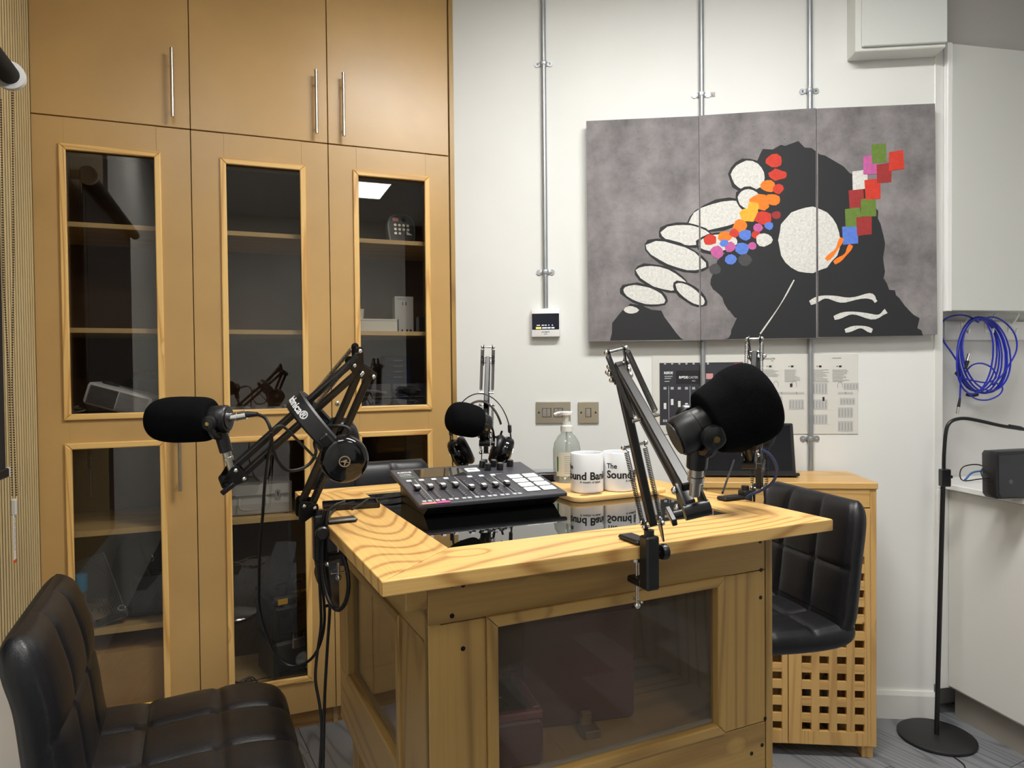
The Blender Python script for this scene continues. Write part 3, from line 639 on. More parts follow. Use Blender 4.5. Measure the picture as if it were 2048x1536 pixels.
def blob(cx, cy, rx, ry, n=12, j=.12, rot=0.):
    o = []
    for i in range(n):
        a = 2 * math.pi * i / n; r = 1 + random.uniform(-j, j); x, y = rx * r * math.cos(a), ry * r * math.sin(a)
        o.append((cx + x * math.cos(rot) - y * math.sin(rot), cy + x * math.sin(rot) + y * math.cos(rot)))
    return o
def stroke(pts, w_):
    pts = [Vector((p[0], p[1], 0)) for p in pts]; pts = spline(pts, 5); L_, R_ = [], []
    for i, p in enumerate(pts):
        t_ = (pts[min(i + 1, len(pts) - 1)] - pts[max(0, i - 1)]).normalized(); n_ = Vector((-t_.y, t_.x, 0)); k = w_ * (.75 + .25 * math.sin(i * .9)); L_.append((p + n_ * k)[:2]); R_.append((p - n_ * k)[:2])
    return L_ + R_[::-1]
shapes = []   # (colour, polygon in picture coordinates of the wall, layer)
shapes.append(('black', rough([(1450, 690), (1478, 640), (1440, 600), (1420, 560), (1468, 470), (1500, 410), (1482, 350), (1530, 296), (1600, 286), (1668, 318), (1724, 360), (1752, 420), (1770, 500), (1772, 560), (1800, 600), (1836, 640), (1852, 700)], 5, 5)))
shapes.append(('black', rough([(1214, 700), (1226, 646), (1262, 606), (1320, 622), (1352, 664), (1374, 700)], 3, 3)))
# pale pebbles stacked on the slope
for cx, cy, rx, ry, ro in [(1440, 430, 62, 26, -.25), (1372, 470, 50, 20, .1), (1352, 512, 62, 22, .35), (1322, 556, 52, 20, .3), (1288, 590, 44, 17, .25), (1496, 352, 34, 30, .1), (1436, 486, 40, 17, -.1), (1380, 588, 34, 13, .6), (1500, 400, 26, 20, .5)]:
    shapes.append(('black', blob(cx, cy, rx + 5, ry + 5, 16, .05, ro))); shapes.append(('white', blob(cx, cy, rx, ry, 18, .05, ro)))
for cx, cy, r_ in [(1546, 322, 16), (1552, 350, 14), (1536, 372, 16), (1520, 404, 20), (1546, 400, 15), (1498, 430, 18), (1526, 436, 17), (1480, 452, 15), (1448, 474, 14), (1420, 480, 13)]:
    shapes.append((random.choice(['orange', 'amber', 'orange', 'red']), blob(cx, cy, r_, r_ * .85, 11, .18)))
for cx, cy, r_, c_ in [(1556, 378, 11, 'red'), (1566, 350, 8, 'red'), (1506, 414, 12, 'amber'), (1468, 466, 10, 'red'), (1552, 430, 9, 'deepred'), (1538, 452, 9, 'blue'), (1490, 470, 13, 'blue'), (1516, 456, 10, 'magenta'), (1460, 494, 12, 'magenta'), (1484, 498, 14, 'blue'), (1434, 504, 14, 'magenta'), (1504, 492, 9, 'magenta'), (1462, 518, 12, 'blue'), (1430, 538, 12, 'greyd'), (1490, 520, 14, 'greyd'), (1448, 486, 9, 'blue'), (1512, 470, 9, 'red')]:
    shapes.append((c_, blob(cx, cy, r_, r_ * .9, 9, .12)))
# a pale moon-like disc, a leaning ribbon of colour blocks, drifting strokes
shapes.append(('white', blob(1618, 480, 62, 66, 26, .03)))
for (a, b, c_) in [((1650, 400), (1672, 430), 'orange')]: pass
for i, (x, y, c_) in enumerate([(1700, 470, 'blue'), (1706, 434, 'green'), (1712, 396, 'deepred'), (1720, 360, 'white'), (1740, 330, 'magenta'), (1758, 306, 'green'), (1728, 452, 'deepred'), (1736, 414, 'green'), (1744, 378, 'red'), (1768, 346, 'deepred'), (1792, 320, 'red')]):
    shapes.append((c_, rough([(x - 15, y - 16), (x + 15, y - 20), (x + 16, y + 18), (x - 14, y + 21)], 1.6, 1)))
for q in ([(1652, 520), (1672, 500), (1684, 476)], [(1668, 526), (1690, 510), (1702, 490)]): shapes.append(('orange', stroke(q, 5)))
shapes.append(('white', stroke([(1620, 606), (1650, 594), (1690, 600), (1738, 592), (1752, 604)], 6)))
shapes.append(('white', stroke([(1668, 636), (1704, 626), (1750, 634), (1772, 622)], 5.5)))
shapes.append(('white', stroke([(1690, 662), (1720, 654), (1744, 662)], 5)))
shapes.append(('white', blob(1528, 480, 17, 13, 12, .1))); shapes.append(('white', blob(1262, 620, 15, 8, 10, .1)))
shapes.append(('white', stroke([(1588, 560), (1560, 610), (1520, 668)], 1.6)))
def clip(poly, x0, x1):
    def cut(p, ins, xc):
        o = []
        for i in range(len(p)):
            a, b = p[i - 1], p[i]; ia, ib = ins(a[0]), ins(b[0])
            if ia != ib:
                f = (xc - a[0]) / (b[0] - a[0]); o.append((xc, a[1] + (b[1] - a[1]) * f))
            if ib: o.append(b)
        return o
    p = cut(poly, lambda x: x > x0, x0)
    return cut(p, lambda x: x < x1, x1) if p else p
for k in range(3):
    q = [A(*p) for p in pnl[k]]; ox, oz = q[3]; edge = [(x - ox, z - oz) for x, z in q][::-1]
    t = wthing('canvas_panel', ['left canvas of the painting, pale pebble shapes on grey concrete', 'middle canvas of the painting, black mass with orange and white patches', 'right canvas of the painting, with a ribbon of colour blocks'][k], 'painting', ox, oz, 'three-panel painting', ADEP)
    obj('canvas', MB().prism(edge, .0, .026), conc, t)
    obj('batten', B(.02, min(.4, edge[1][0] if edge[1][0] > .1 else .4), .0265, .051, .12, .16), pine2[0], t)
    zlo = min(z for x, z in edge) ; by = {}
    xs = [x for x, z in edge]; xa, xb = (edge[0][0] + edge[-1][0]) / 2, (edge[1][0] + edge[2][0]) / 2
    xa, xb = min(xs[0], xs[3]) + .003, max(xs[1], xs[2]) - .003
    for li, (c_, pl) in enumerate(shapes):
        pl = [A(*p) for p in pl]; pl = [(x - ox, max(z - oz, .002)) for x, z in pl]
        pl = clip(pl, max(xs[0], xs[3]) + .001, min(xs[1], xs[2]) - .001)
        if not pl or len(pl) < 3: continue
        y = -.0003 - li * .000018
        tri = geometry.tessellate_polygon([[Vector((x, z, 0)) for x, z in pl]])
        mb = MB(); by[li] = (c_, mb); vs = [mb.bm.verts.new((x, y, z)) for x, z in pl]
        for a, b, c2 in tri:
            try: mb.bm.faces.new((vs[a], vs[b], vs[c2]))
            except ValueError: pass
    for c_, mb in by.values(): obj('painted_patch', mb, pcm[c_], t)
# ---- instruction board
q = [on(WAL, *p, .004) for p in [(1303, 712), (1716, 708), (1716, 869), (1316, 868)]]
bx_, bz_ = .484, 1.150; BW, BH = q[1][0] - bx_, q[0][1] - bz_
t = wthing('instruction_board', 'white instruction board with a mixer picture hanging behind the conduits', 'sign board', bx_, bz_)
obj('board', B(0, BW, -.0035, 0, 0, BH, .001), mat('board_white', (214, 213, 206), .4), t)
def bt(u, v): x, z = on(WAL, u, v, .004); return x - bx_, z - bz_
x0, z1 = bt(1319, 726); x1, z0 = bt(1487, 850)
pr_ = obj('mixer_print', B(x0, x1, -.0042, -.003, z0, z1, .0003), mat('print_charcoal', (52, 52, 58), .4), t)
RX = Matrix.Rotation(math.pi / 2, 4, 'X')
def bT(s, u, v, size, m_, name='lettering', bold=0., sq=1., par=None): x, z = bt(u, v); obj(name, text_mb(s, size, Matrix.Translation((x, -.0044, z)) @ RX, bold, squeeze=sq), m_, par or t)
wpr = mat('print_white', (226, 226, 226), .5); gpr = mat('print_grey', (120, 120, 120), .6); kpr = mat('print_black', (30, 30, 32), .6)
bT('RØDE', 1328, 748, .0135, wpr, bold=.0006, par=pr_); bT('RØDE', 1358, 757, .0135, wpr, bold=.0007, par=pr_); bT('CASTER', 1377, 757, .0135, wpr, par=pr_, sq=.8); bT('PRO', 1384, 763, .007, wpr, par=pr_)
dt = MB()
def mark(mb, u0, v0, u1, v1, d=.0046):
    a, b = bt(u0, v0); c_, e_ = bt(u1, v1); mb.box(a, c_, -d, -.0035, e_, b); return mb
for i in range(7):
    u = 1330 + i * 14.3; mark(dt, u - 3, 774, u + 3, 779); mark(dt, u - 4, 839, u - .5, 844); mark(dt, u + .7, 839, u + 4, 844); mark(dt, u - 2, 725, u + 2, 729)
for u in (1337.5, 1380, 1423): mark(dt, u - .5, 772, u + .7, 846)
for i, v in enumerate((752, 756, 762)): mark(dt, 1329, v, 1345 - i * 3, v + 1.5)
obj('print_marks', dt, mat('print_pale', (176, 178, 184), .5), pr_, kind='stuff')
fd = MB()
for i, v in enumerate((812, 804, 808, 812, 806, 810, 806)): mark(fd, 1330 + i * 14.3 - 2.6, v - 6, 1330 + i * 14.3 + 2.6, v + 6, .005)
obj('printed_fader', fd, wpr, pr_, kind='stuff')
mark_ = mark(MB(), 1352, 741, 1402, 768, .0045); obj('printed_screen', mark_, mat('print_dark', (34, 34, 40), .3), pr_)
obj('record_mark', mark(MB(), 1412, 747, 1426, 758, .0046), mat('print_pink', (206, 150, 150), .5), pr_); obj('red_mark', mark(MB(), 1468, 726, 1484, 730), mat('print_red', (150, 50, 50), .5), pr_)
bT('RØDECASTER', 1524, 719, .0085, gpr); bT('PRO', 1542, 722.5, .005, gpr); bT('SOUND TO SHARE', 1665, 717, .005, gpr, sq=.8)
lines = MB(); dev = MB(); dk = MB(); ln2 = MB()
for u, vs_, dv in [(1525, [], [(1550, 792, 811), (1550, 816, 832)]), (1569, [], [(1578, 799, 819)]), (1625, [], [(1625, 765, 788), (1625, 799, 819), (1625, 829, 848)]), (1665, [], [(1687, 766, 779), (1680, 796, 809), (1676, 815, 835), (1676, 842, 863)])]:
    for i in range(10 if u > 1530 else 6): mark(lines, u, 739 + i * 2.6, u + random.uniform(20, 34), 739.9 + i * 2.6)
    mark(dk, u + 13, 731, u + 18, 734.5); mark(dk, u + 8, 732, u + 11, 733)
    for (uu, v0, v1) in dv:
        ww = 30 if uu > 1560 else 14
        mark(dev, uu, v0, uu + ww, v1, .0043)
        for k in range(5): mark(ln2, uu + 2 + k * ww / 5, v0 + 3, uu + 3 + k * ww / 5, v1 - 2, .0047)
mark(dk, 1580, 767, 1585, 774); mark(dk, 1645, 794, 1649, 802)
for u in (1548, 1578, 1676): mark(dev, u, 784, u + 30, 788, .0043); mark(ln2, u + 14, 784, u + 16, 788, .0047)
obj('printed_text_lines', lines, mat('print_mid', (172, 171, 166), .6), t, kind='stuff'); obj('printed_device', dev, mat('print_device', (186, 186, 184), .6), t, kind='stuff'); obj('printed_icon', dk, kpr, t, kind='stuff'); obj('printed_detail', ln2, mat('print_detail', (140, 140, 140), .6), t, kind='stuff')
hp_ = MB()
for u, v in ((1552, 770), (1588, 770), (1680, 772)):
    pts = []
    for a in range(11):
        ang = math.pi * (1.15 - a * .13); x, z = bt(u + 5 * math.cos(ang), v - 9 * math.sin(ang) * .9); pts.append((x, -.0042, z))
    hp_.tube(pts, .0006, 5, 2)
obj('printed_line_drawing', hp_, gpr, t, kind='stuff')
# ---- trunking box high on the wall
xl, xr = 1.262, 1.594
t = wthing('wall_box', 'white metal box fixed high on the wall in the right corner', 'box', xl, 2.645)
obj('casing', B(0, xr - xl, -.09, 0, .0, CEIL - 2.645 - .02, .003), whitem, t); obj('front_cover', B(.02, xr - xl, -.104, -.0905, .014, CEIL - 2.645 - .02, .003), mat('box_front', (208, 211, 208), .4), t)
# ------------------------------------------------------------------ right alcove
def athing(name, label, cat, x, y, z, yaw=0, group=None): return thing(name, label, cat, ALC @ T(x, y, z, yaw), group)
c = athing('wall_cupboard', 'tall white cupboard door above the hook rail in the right alcove', 'cupboard', .037, 0, 1.643)
obj('carcass', B(.005, 1.2, .002, .099, .004, 1.05), whitem, c)
obj('door', B(.022, .60, -.022, .0, .0, 1.052, .0015), mat('cupboard_grey_white', (206, 207, 202), .35), c); obj('edge_strip', B(0, .021, -.024, .0, -.003, 1.055, .001), whiteg, c)
obj('door', B(.603, 1.2, -.022, 0, 0, 1.052, .0015), _MC['cupboard_grey_white'], c)
# hook rail in the niche below
hr = athing('hook_rail', 'white rail of coat hooks under the wall cupboard', 'hook rail', .13, .098, 1.53)
obj('rail', B(0, 1.0, -.016, 0, 0, .078, .003), whitep, hr)
for i in range(8):
    x = .085 + i * .118
    hk = MB().tube([(x, -.016, .066), (x, -.035, .075), (x + .002, -.048, .095), (x, -.058, .108)], .0045); hk.tube([(x, -.016, .06), (x - .003, -.034, .04), (x - .008, -.052, .028), (x - .012, -.06, .045)], .0045); hk.box(x - .012, x + .012, -.0195, -.0155, .03, .075, .002)
    obj('hook', hk, whiteg, hr, smooth=True)
# coil of blue cable on the first hook: arcs traced in the alcove plane
def AP(u, v, dep): x, z = on(ALC, u, v, -(.098) + dep); return ALC @ Vector((x, .098 - dep, z))
bl = thing('cable_coil', 'blue cable coiled and hung on a white hook in the right alcove', 'cable', ALC @ T(.23, .05, 1.36))
cm = MB(); ctr = (1965, 716)
def loop(cx, cy, rx, ry, rot, dep, n=18, ph=0.):
    o = []
    for i in range(n + 1):
        a = 2 * math.pi * i / n + ph; x, y = rx * math.cos(a), ry * math.sin(a)
        o.append(AP(cx + x * math.cos(rot) - y * math.sin(rot), cy + x * math.sin(rot) + y * math.cos(rot), dep + .004 * math.sin(3 * a)))
    return o
for i, (cx, cy, rx, ry, ro) in enumerate([(1954, 708, 40, 74, .06), (1957, 710, 42, 72, -.02), (1960, 712, 44, 74, -.05), (1964, 712, 47, 75, -.1), (1968, 710, 46, 76, -.14), (1973, 708, 47, 74, -.2), (1950, 712, 36, 76, .10)]):
    cm.tube(loop(cx, cy, rx, ry, ro, .045 + .006 * i), .0034, 6, 3)
cm.tube([AP(u, v, .07) for u, v in [(1916, 725), (1903, 705), (1886, 680), (1880, 655), (1892, 637), (1918, 630), (1940, 634), (1957, 645)]], .0034, 6, 4)
cm.tube([AP(u, v, .075) for u, v in [(1960, 640), (1985, 634), (2010, 645), (2030, 670), (2033, 700), (2018, 730), (2003, 752), (1985, 770)]], .0034, 6, 4)
cm.tube([AP(u, v, .08) for u, v in [(1930, 745), (1945, 730), (1965, 727), (1985, 737), (1992, 755), (1975, 765), (1950, 762), (1928, 757)]], .0032, 6, 4)
cm.tube([AP(u, v, .07) for u, v in [(1922, 745), (1921, 770), (1920, 796)]], .0034, 6, 4)
cm.tube([AP(u, v, .07) for u, v in [(1990, 765), (2005, 775), (1998, 790), (1975, 800), (1950, 797), (1930, 780)]], .0032, 6, 4)
obj('cable', cm, pvc_blue, bl, world=True, smooth=True)
obj('tie', MB().box(-.012, .012, -.008, .008, -.004, .004).xform(aim(AP(1916, 748, .06), AP(1933, 748, .06))), blkm, bl, world=True)
obj('tie', MB().tube([AP(1934, 789, .06), AP(1944, 791, .06), AP(1955, 789, .06)], .007, 8, 2), blkm, bl, world=True)
obj('connector_boot', MB().cyl(AP(1920, 796, .07), AP(1917, 814, .07), .0042, .0065), blkp, bl, world=True, smooth=True)
obj('connector', MB().cyl(AP(1917, 814, .07), AP(1915, 828, .07), .0068), chrome, bl, world=True, smooth=True)
obj('connector_boot', MB().cyl(AP(1931, 738, .09), AP(1935, 722, .09), .0045, .0078), blkp, bl, world=True, smooth=True)
obj('connector', MB().cyl(AP(1935, 722, .09), AP(1939, 708, .09), .008), chrome, bl, world=True, smooth=True)
# base cabinets: front plane runs toward the camera from the alcove's left end
bc = athing('base_cabinet', 'long white base cabinet with a thin white worktop on the right', 'cabinet', .035, 0, 0)
BF = .02
obj('carcass', B(BF + .02, .62, -2.0, .095, .12, .925), whitem, bc)
obj('end_post', B(-.028, .04, -.012, .096, .125, .93, .001), whitep, bc)
for k in range(4): obj('door', B(BF, BF + .018, -.012 - .5 * (k + 1) + .0015, -.012 - .5 * k - .0015, .135, .925, .0015), mat('gloss_white_front', (222, 221, 216), .22), bc)
obj('kickboard', B(BF + .045, BF + .06, -2.0, .0, 0, .125), mat('grey_kick', (150, 144, 134), .5), bc)
obj('worktop', B(-.02, 1.22, -2.02, .096, .934, .957, .003), mat('white_worktop', (232, 232, 230), .25), bc)
# black slim computer box on the worktop with its leads
c = thing('speaker_dock', 'black wedge-shaped device standing on the white worktop', 'device', T(*P(2030, 965, 2.45).xy, .9575, 8))
zc = .9575; pr = [(-.075, .0), (-.085, .012), (-.088, .155), (-.08, .165), (.2, .17), (.2, -.0)]
obj('body', MB().prism(pr, -.012, .05, bev=.006), mat('device_black', (34, 34, 38), .32), c, smooth=True); obj('front_panel', MB().prism([(-.066, .006), (-.075, .02), (-.077, .152), (.19, .158), (.19, .006)], -.0145, -.012), mat('device_front', (42, 43, 48), .38), c)
obj('logo', MB().lathe([(.0001, 0), (.008, 0), (.008, .0008)], aim((-.03, -.0145, .06), (-.03, -1, .06)), 16), mat('grey_logo', (80, 80, 86), .4), c)
def wpts(pts): return [P(*p) for p in pts]
l = thing('device_lead', 'thin black and blue leads looped on the worktop beside the black device', 'cable', T(*G(1950, 962, .9575).xy, .9575))
z_ = .962
obj('black_lead', MB().tube([G(1995, 960, z_) + Vector((0, 0, h)) for h in (0,)] + [P(1985, 945, 2.5), P(1960, 930, 2.5), P(1930, 932, 2.5), P(1920, 945, 2.5), P(1926, 961, 2.47), P(1960, 958, 2.45), P(1990, 955, 2.45)], .0022, 6, 4), rub, l, world=True, smooth=True)
obj('black_lead', MB().tube([P(1992, 935, 2.48), P(1975, 930, 2.48), P(1962, 942, 2.48), P(1970, 960, 2.44), P(1990, 962, 2.44)], .002, 6, 4), rub, l, world=True, smooth=True)
obj('blue_lead', MB().tube([P(1990, 944, 2.5), P(1970, 942, 2.5), P(1945, 945, 2.5), P(1930, 960, 2.46)], .0036, 6, 4), mat('steel_blue_lead', (60, 110, 165), .4), l, world=True, smooth=True)
# floor stand
sb = G(1873, 1477, 0)
st = thing('floor_stand', 'black floor stand with a round base and a bent gooseneck top', 'stand', T(sb.x, sb.y, 0))
def SP(u, v): p = P(u, v, sb.y); return p
obj('base', MB().lathe([(.128, 0), (.134, .006), (.134, .012), (.126, .017), (.0001, .018)], T(sb.x + .0, sb.y, 0), 56), mat('stand_black', (30, 31, 32), .5), st, world=True, smooth=True)
obj('pole', MB().cyl(Vector((sb.x, sb.y, .018)), SP(1886, 972), .0085), blk, st, world=True, smooth=True)
a = SP(1889, 957); obj('clamp_collar', MB().box(-.016, .018, -.014, .014, -.03, .036, .003, Matrix.Translation(a)), blkp, st, world=True)
obj('clamp_knob', MB().cyl(a + Vector((.016, 0, .006)), a + Vector((.028, 0, .006)), .006), blkp, st, world=True, smooth=True)
obj('gooseneck', MB().tube([a + Vector((-.003, 0, .03)), SP(1888, 910), SP(1891, 870), SP(1896, 850), SP(1908, 840), SP(1930, 837), SP(1960, 842), SP(2000, 851), SP(2030, 856), SP(2075, 862)], .0068, 10, 5), blkp, st, world=True, smooth=True)
obj('joint_sleeve', MB().cyl(SP(2018, 853), SP(2042, 857), .0085), blkp, st, world=True, smooth=True)
l = solo('floor_lead', 'thin black lead trailing over the floor from the round stand base', 'cable', MB().tube([G(1905, 1512, .003), G(1922, 1524, .003), G(1930, 1534, .003), G(1925, 1550, .003), G(1905, 1570, .003)], .0022, 6, 4), rub, T(*G(1915, 1520, 0).xy), world=True, smooth=True)
# ------------------------------------------------------------------ low pine cabinet with lattice doors
hx0, hx1, hd = .62, 1.249, .335; HT = 1.005
ho = wthing('lattice_cabinet', 'pine cabinet with square lattice doors against the back wall', 'cabinet', hx0, 0); HW = hx1 - hx0
obj('top_board', B(0, HW, -hd - .0, -.035, HT - .024, HT, .003), pineh[0], ho)
for x in (0.004, HW - .026): obj('side_panel', B(x, x + .022, -hd + .006, -.04, .045, HT - .025, .001), pineh[2], ho)
obj('back_panel', B(.026, HW - .026, -.05, -.042, .045, HT - .025), pineh[2], ho); obj('bottom_board', B(.026, HW - .026, -hd + .006, -.05, .045, .06), pineh[0], ho)
obj('top_rail', B(.027, HW - .027, -hd + .005, -hd + .025, HT - .09, HT - .025, .001), pineh[0], ho)
for x in (.012, HW - .052):
    for y in (-hd + .015, -.09): obj('leg', B(x, x + .04, y, y + .04, 0, .044, .002), pineh[2], ho)
for d in range(2):
    xa = .028 if d == 0 else HW / 2 + .0015; xb = HW / 2 - .0015 if d == 0 else HW - .028; zb, zt = .050, HT - .094
    # door slab and its cut squares: frame bars and lattice bars
    dx = MB(); fr_ = .052
    dx.box(xa, xa + fr_ * .9, -hd - .002, -hd + .016, zb, zt, .001); dx.box(xb - .020, xb, -hd - .002, -hd + .016, zb, zt, .001)
    dx.box(xa + fr_ * .9, xb - .020, -hd - .002, -hd + .016, zb, zb + .048); dx.box(xa + fr_ * .9, xb - .020, -hd - .002, -hd + .016, zt - .05, zt)
    door = obj('door', dx, pineh[2], ho); X0, X1 = xa + fr_ * .9, xb - .020; n = 4; cw = .0335; bwid = ((X1 - X0) - n * cw) / (n - 1)
    for i in range(n - 1): obj('lattice_bar', B(X0 + cw + i * (cw + bwid), X0 + cw + i * (cw + bwid) + bwid, -hd - .001, -hd + .015, zb + .048, zt - .05), pineh[2], door)
    Z0, Z1 = zb + .048, zt - .05; nz = 13; ch = .0305; bh = ((Z1 - Z0) - nz * ch) / (nz - 1)
    for i in range(nz - 1):
        for j in range(n): obj('lattice_bar', B(X0 + j * (cw + bwid), X0 + j * (cw + bwid) + cw, -hd + .000, -hd + .014, Z0 + ch + i * (ch + bh), Z0 + ch + i * (ch + bh) + bh), pineh[0], door)
for i, (x, h) in enumerate([(.43, .17), (.50, .20)]):
    c = wthing('glass_jar', ['left grey jar behind the lattice door', 'right grey jar behind the lattice door'][i], 'jar', hx0 + x, .0605, 'jars inside the lattice cabinet', .22)
    obj('jar', MB().lathe([(.025, 0), (.028, .01), (.028, h - .02), (.02, h)], None, 16), mat('jar_grey', (120, 126, 124), .2), c, smooth=True); obj('lid', MB().lathe([(.022, h), (.022, h + .014)], None, 16), blkp, c, smooth=True)
# monitor on it
mo = thing('tablet_screen', 'black screen leaning back on the lattice cabinet', 'screen', WAL @ T(.83, -.20, HT + .001, 0) @ Matrix.Rotation(math.radians(-12), 4, 'X'))
obj('bezel', B(-.175, .175, 0, .016, .0, .205, .004), blkp, mo); obj('screen_glass', B(-.162, .162, -.0015, .0005, .022, .196), mirror_glass('dark_screen', (9, 11, 18), 1.5, .9), mo); obj('front_foot', B(-.17, .18, -.03, .012, .0, .012, .003), blkp, mo)
obj('rear_strut', B(-.05, .05, .016, .10, .0, .012, .003), blkp, mo)
solo('screen_lead', 'thin black lead hanging from the leaning screen to the table', 'cable', MB().tube([P(1468, 920, 2.2), P(1462, 938, 2.1), P(1454, 960, 1.95), P(1445, 986, 1.82)], .0028, 6, 4), rub, T(*P(1445, 986, 1.82).xy, 1.112), world=True, smooth=True)
# ------------------------------------------------------------------ stools
def pad(path, W, th, cols, rows, groove=.0065, nt=64, nw=52, back=1., ctop=0., cend=0.):
    """an upholstered pad swept along a path (x,z); quilted on the sitter's side, rounded all round"""
    pts = spline([Vector((x, 0, z)) for x, z in path], 12); L_ = [0]
    for a, b in zip(pts, pts[1:]): L_.append(L_[-1] + (b - a).length)
    tot = L_[-1]; rowsV = []
    def at_(s):
        i = 0
        while i < len(L_) - 2 and L_[i + 1] < s: i += 1
        f = (s - L_[i]) / max(1e-9, L_[i + 1] - L_[i]); p = pts[i].lerp(pts[i + 1], f); t = (pts[i + 1] - pts[i]).normalized(); return p, Vector((t.z, 0, -t.x))
    ss = [.5 - .5 * math.cos(math.pi * i / nt) for i in range(nt + 1)]
    ss = [.55 * s + .45 * i / nt for i, s in enumerate(ss)]
    wsT = [-math.cos(math.pi * j / nw) * .5 + (-1 + 2 * j / nw) * .5 for j in range(nw + 1)]
    for s in ss:
        p, n = at_(s * tot); u = 2 * s - 1; et = max(0., 1 - abs(u) ** 9) ** .5
        hw = W * (1 - ctop * max(0, u) ** 5 - cend * max(0, -u) ** 5) * (1 - .06 * abs(u) ** 12); row = []
        for side in (1, -1):
            for w_ in (wsT if side == 1 else wsT[::-1][1:-1]):
                e = et * max(0., 1 - abs(w_) ** 9) ** .45
                if side == 1:
                    h = th * .5 * e; g = 0; pf = 1
                    for c_ in range(1, cols):
                        dd = abs(w_ - (2 * c_ / cols - 1)) * W; g = max(g, math.exp(-(dd / .0055) ** 2)); pf *= 1 - .6 * math.exp(-(dd / .022) ** 2)
                    for r_ in range(1, rows):
                        dd = abs(s - r_ / rows) * tot; g = max(g, math.exp(-(dd / .0055) ** 2)); pf *= 1 - .6 * math.exp(-(dd / .022) ** 2)
                    h += (-groove * g + .0042 * (pf - .4)) * e ** 2
                    dd = abs(abs(w_) - .93) * W; h -= .003 * math.exp(-(dd / .0035) ** 2) * e
                else: h = -th * .5 * e * back
                q = p + n * h; row.append(Vector((q.x, w_ * hw, q.z)))
        rowsV.append(row)
    return MB().grid(rowsV, True, True)
def stool(label, m, lift=0., bh=.345):
    t = thing('bar_stool', label, 'stool', m, 'quilted black bar stools around the table'); z = .745 + lift
    obj('seat', pad([(.203, z - .022), (.18, z), (.10, z + .008), (0, z + .004), (-.07, z + .004), (-.125, z + .010), (-.150, z + .03)], .205, .068, 3, 3, ctop=.0, cend=.05), leather, t, smooth=True, angle=60)
    obj('backrest', pad([(-.112, z + .012), (-.134, z + .045), (-.144, z + .11), (-.154, z + .20), (-.168, z + bh * .84), (-.180, z + bh)], .202, .062, 3, 2, ctop=.10), leather, t, smooth=True, angle=60)
    obj('mounting_plate', B(-.09, .09, -.07, .07, z - .05, z - .034, .003), blk, t)
    obj('column', MB().lathe([(.028, .03), (.028, .32), (.0255, .325), (.0255, .34), (.018, .345), (.018, z - .05)], None, 24), chrome, t, smooth=True)
    obj('base_disc', MB().lathe([(.0001, 0), (.192, 0), (.195, .004), (.19, .009), (.12, .018), (.06, .032), (.034, .055), (.03, .08)], None, 48, False), chrome, t, smooth=True)
    obj('footrest', MB().tube([(.03, 0, .30), (.10, -.02, .30), (.15, -.10, .30), (.21, -.10, .30), (.235, 0, .30), (.21, .10, .30), (.15, .10, .30), (.10, .02, .30), (.03, 0, .30)], .0085, 8, 4), chrome, t, smooth=True)
    obj('lift_lever', MB().tube([(-.02, -.05, z - .055), (-.02, -.14, z - .062), (-.02, -.19, z - .066)], .005, 8, 2), blkp, t, smooth=True)
    return t
stool('quilted black bar stool in the left foreground, facing the table', DSK @ T(-.300, .325, 0, -1), .008, .303)
stool('quilted black bar stool at the right of the table, before the lattice cabinet', DSK @ T(1.155, .43, 0, 169), -.012)
stool('quilted black bar stool behind the table, its back against the cupboard side', DSK @ T(.31, 1.13, 0, -90), .03)

# ------------------------------------------------------------------ microphones, arms, headphones
spring_m = mat('spring_steel', (92, 92, 92), .35, 1.)
def helix(a, b, r, wire, turns):
    a, b = Vector(a), Vector(b); m = aim(a, b); L_ = (b - a).length; n = turns * 7
    pts = [m @ Vector((r * math.cos(2 * math.pi * i / 7), r * math.sin(2 * math.pi * i / 7), L_ * (.06 + .88 * i / n))) for i in range(n + 1)]
    mb = MB().tube(pts, wire, 4, 1); mb.tube([a, m @ Vector((0, 0, L_ * .03)), pts[0]], wire, 4, 1); mb.tube([pts[-1], m @ Vector((0, 0, L_ * .97)), b], wire, 4, 1); return mb
def hull2(pts, r):
    out = []
    for p in pts:
        for k in range(10): out.append((p[0] + r * math.cos(k * math.pi / 5), p[1] + r * math.sin(k * math.pi / 5)))
    out = sorted(set(out)); 
    def half(ps):
        h = []
        for p in ps:
            while len(h) > 1 and (h[-1][0] - h[-2][0]) * (p[1] - h[-2][1]) - (h[-1][1] - h[-2][1]) * (p[0] - h[-2][0]) <= 0: h.pop()
            h.append(p)
        return h
    return half(out)[:-1] + half(out[::-1])[:-1]
